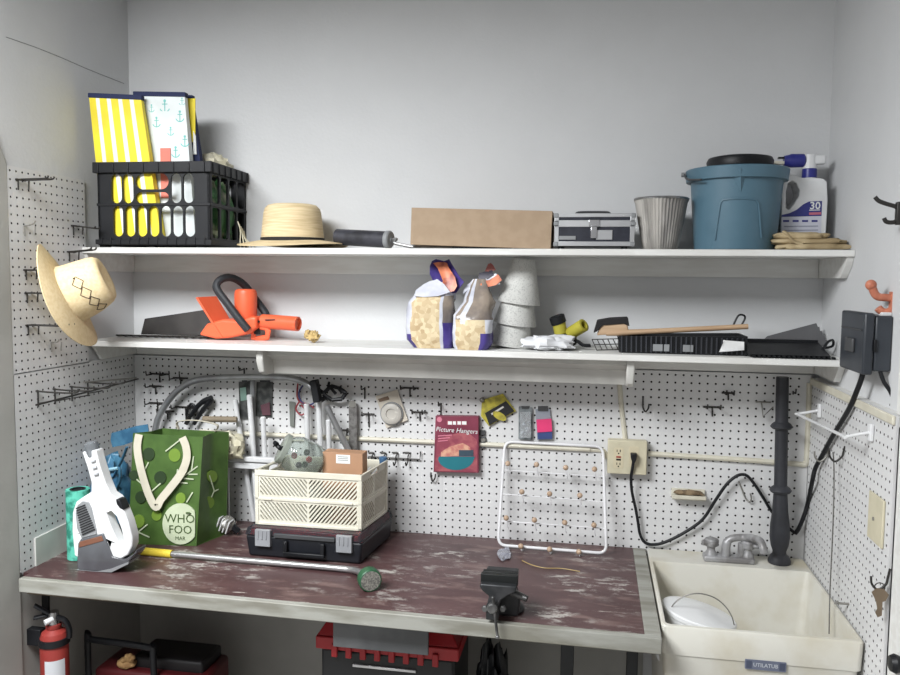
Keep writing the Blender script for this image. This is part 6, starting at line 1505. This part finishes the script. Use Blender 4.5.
# ---- red lidded tool box
y = -20
X0, X1 = on('y', y, 316, 645).x, on('y', y, 459, 650).x
zt_ = on('y', y, 380, 632).z; zl_ = zt_-2.6
t = thing('tool_box', 'black tool box with red lid standing under the middle of the workbench', 'tool box', ((X0+X1)/2, y+5, 0))
MB().box(X0+.5, X1-.5, y+.3, y+10.5, 0, zl_).build('box_body', mat('toolbox_black', (30, 31, 33), .45), t, bev=.4)
mb = MB(); mb.hexa([(X0, y-.2, zl_), (X1, y-.2, zl_), (X1, y+11, zl_), (X0, y+11, zl_)], [(X0, y-.2, zl_+1.5), (X1, y-.2, zl_+1.5), (X1, y+11, zl_+1.5), (X0, y+11, zl_+1.5)])
mb.hexa([(X0+.1, y, zl_+1.5), (X1-.1, y, zl_+1.5), (X1-.1, y+10.8, zl_+1.5), (X0+.1, y+10.8, zl_+1.5)], [(X0+1.3, y+1.2, zl_+3.4), (X1-1.3, y+1.2, zl_+3.4), (X1-1.3, y+9.6, zl_+3.4), (X0+1.3, y+9.6, zl_+3.4)])
lid_ = mb.build('lid', RED, t, bev=.15)
for k in range(8): MB().box(X0+2.0+k*1.7, X0+2.7+k*1.7, y-.5, y-.1, zl_-.7, zl_+.8).build('lid_lug', RED, lid_, bev=.1)
mb = MB(); mb.box(X0+4.4, X1-5.0, y+.05, y+.3, zl_-1.9, zl_-1.6); mb.build('silver_strip', ALU, t, bev=.03)
# ---- grey drawer front hung under the bench
a, b = on('y', -23.2, 333.5, 621), on('y', -23.2, 428.5, 655)
t = thing('drawer', 'grey metal drawer hanging under the front edge of the workbench', 'drawer', ((a.x+b.x)/2, -21.6, b.z))
MB().box(a.x, b.x, -23.4, -23.0, b.z, 34.2).build('drawer_front', mat('drawer_grey', (104, 106, 108), .5, rgb2=(88, 90, 92), scale=9), t, bev=.08)
# ---- black crumpled bag
c = on('y', -13, 485, 645)
t = thing('rubbish_bag', 'black crumpled plastic bag under the workbench behind the vise', 'bag', (c.x, -12, 0))
lump((c.x+.9, -12.5, 0), 4.6, 6, c.z+1.0, 91, .18, .35, pw=.7, fold=.06, n=48, m=30).build('bag_body', mat('black_film', (26, 27, 29), .35, rgb2=(38, 40, 43), bump=.6, bscale=40), t, smooth=60)
WORLD = .5; LX, LY, LE, EXPO = -35, -86, 180, 0.0
# ================================================================== light
w = bpy.data.worlds.new('world'); SC.world = w; w.use_nodes = True
w.node_tree.nodes['Background'].inputs['Color'].default_value = (.98, .99, 1, 1)
w.node_tree.nodes['Background'].inputs['Strength'].default_value = WORLD
def troffer(x, y, sx, sy, e, label):
    t = thing('ceiling_light', label, 'ceiling light', (x, y, CEIL-2))
    m = MB(); a, b = sx/2, sy/2
    for q in ((-a-1, a+1, -b-1, -b), (-a-1, a+1, b, b+1), (-a-1, -a, -b, b), (a, a+1, -b, b)): m.box(x+q[0], x+q[1], y+q[2], y+q[3], CEIL-2, CEIL-.01)
    m.build('frame', WOODW, t)
    L = bpy.data.lights.new('lamp', 'AREA'); L.shape = 'RECTANGLE'; L.size = sx*S; L.size_y = sy*S; L.energy = e; L.color = (.965, .985, 1)
    o = bpy.data.objects.new('lamp', L); COL.objects.link(o); o.location = Vector((x, y, CEIL-1.2))*S
    o['label'] = 'fluorescent lamp of the ceiling light'; o['category'] = 'lamp'
    return t
troffer(LX, LY, 48, 44, LE, 'rectangular ceiling light above the standing place before the bench')
vs = SC.view_settings
SC.display_settings.display_device = 'sRGB'
vs.view_transform = 'Standard'; vs.look = 'None'; vs.exposure = EXPO; vs.gamma = 1; vs.use_curve_mapping = False
for o in SC.objects:
    if '_b' in o: del o['_b']
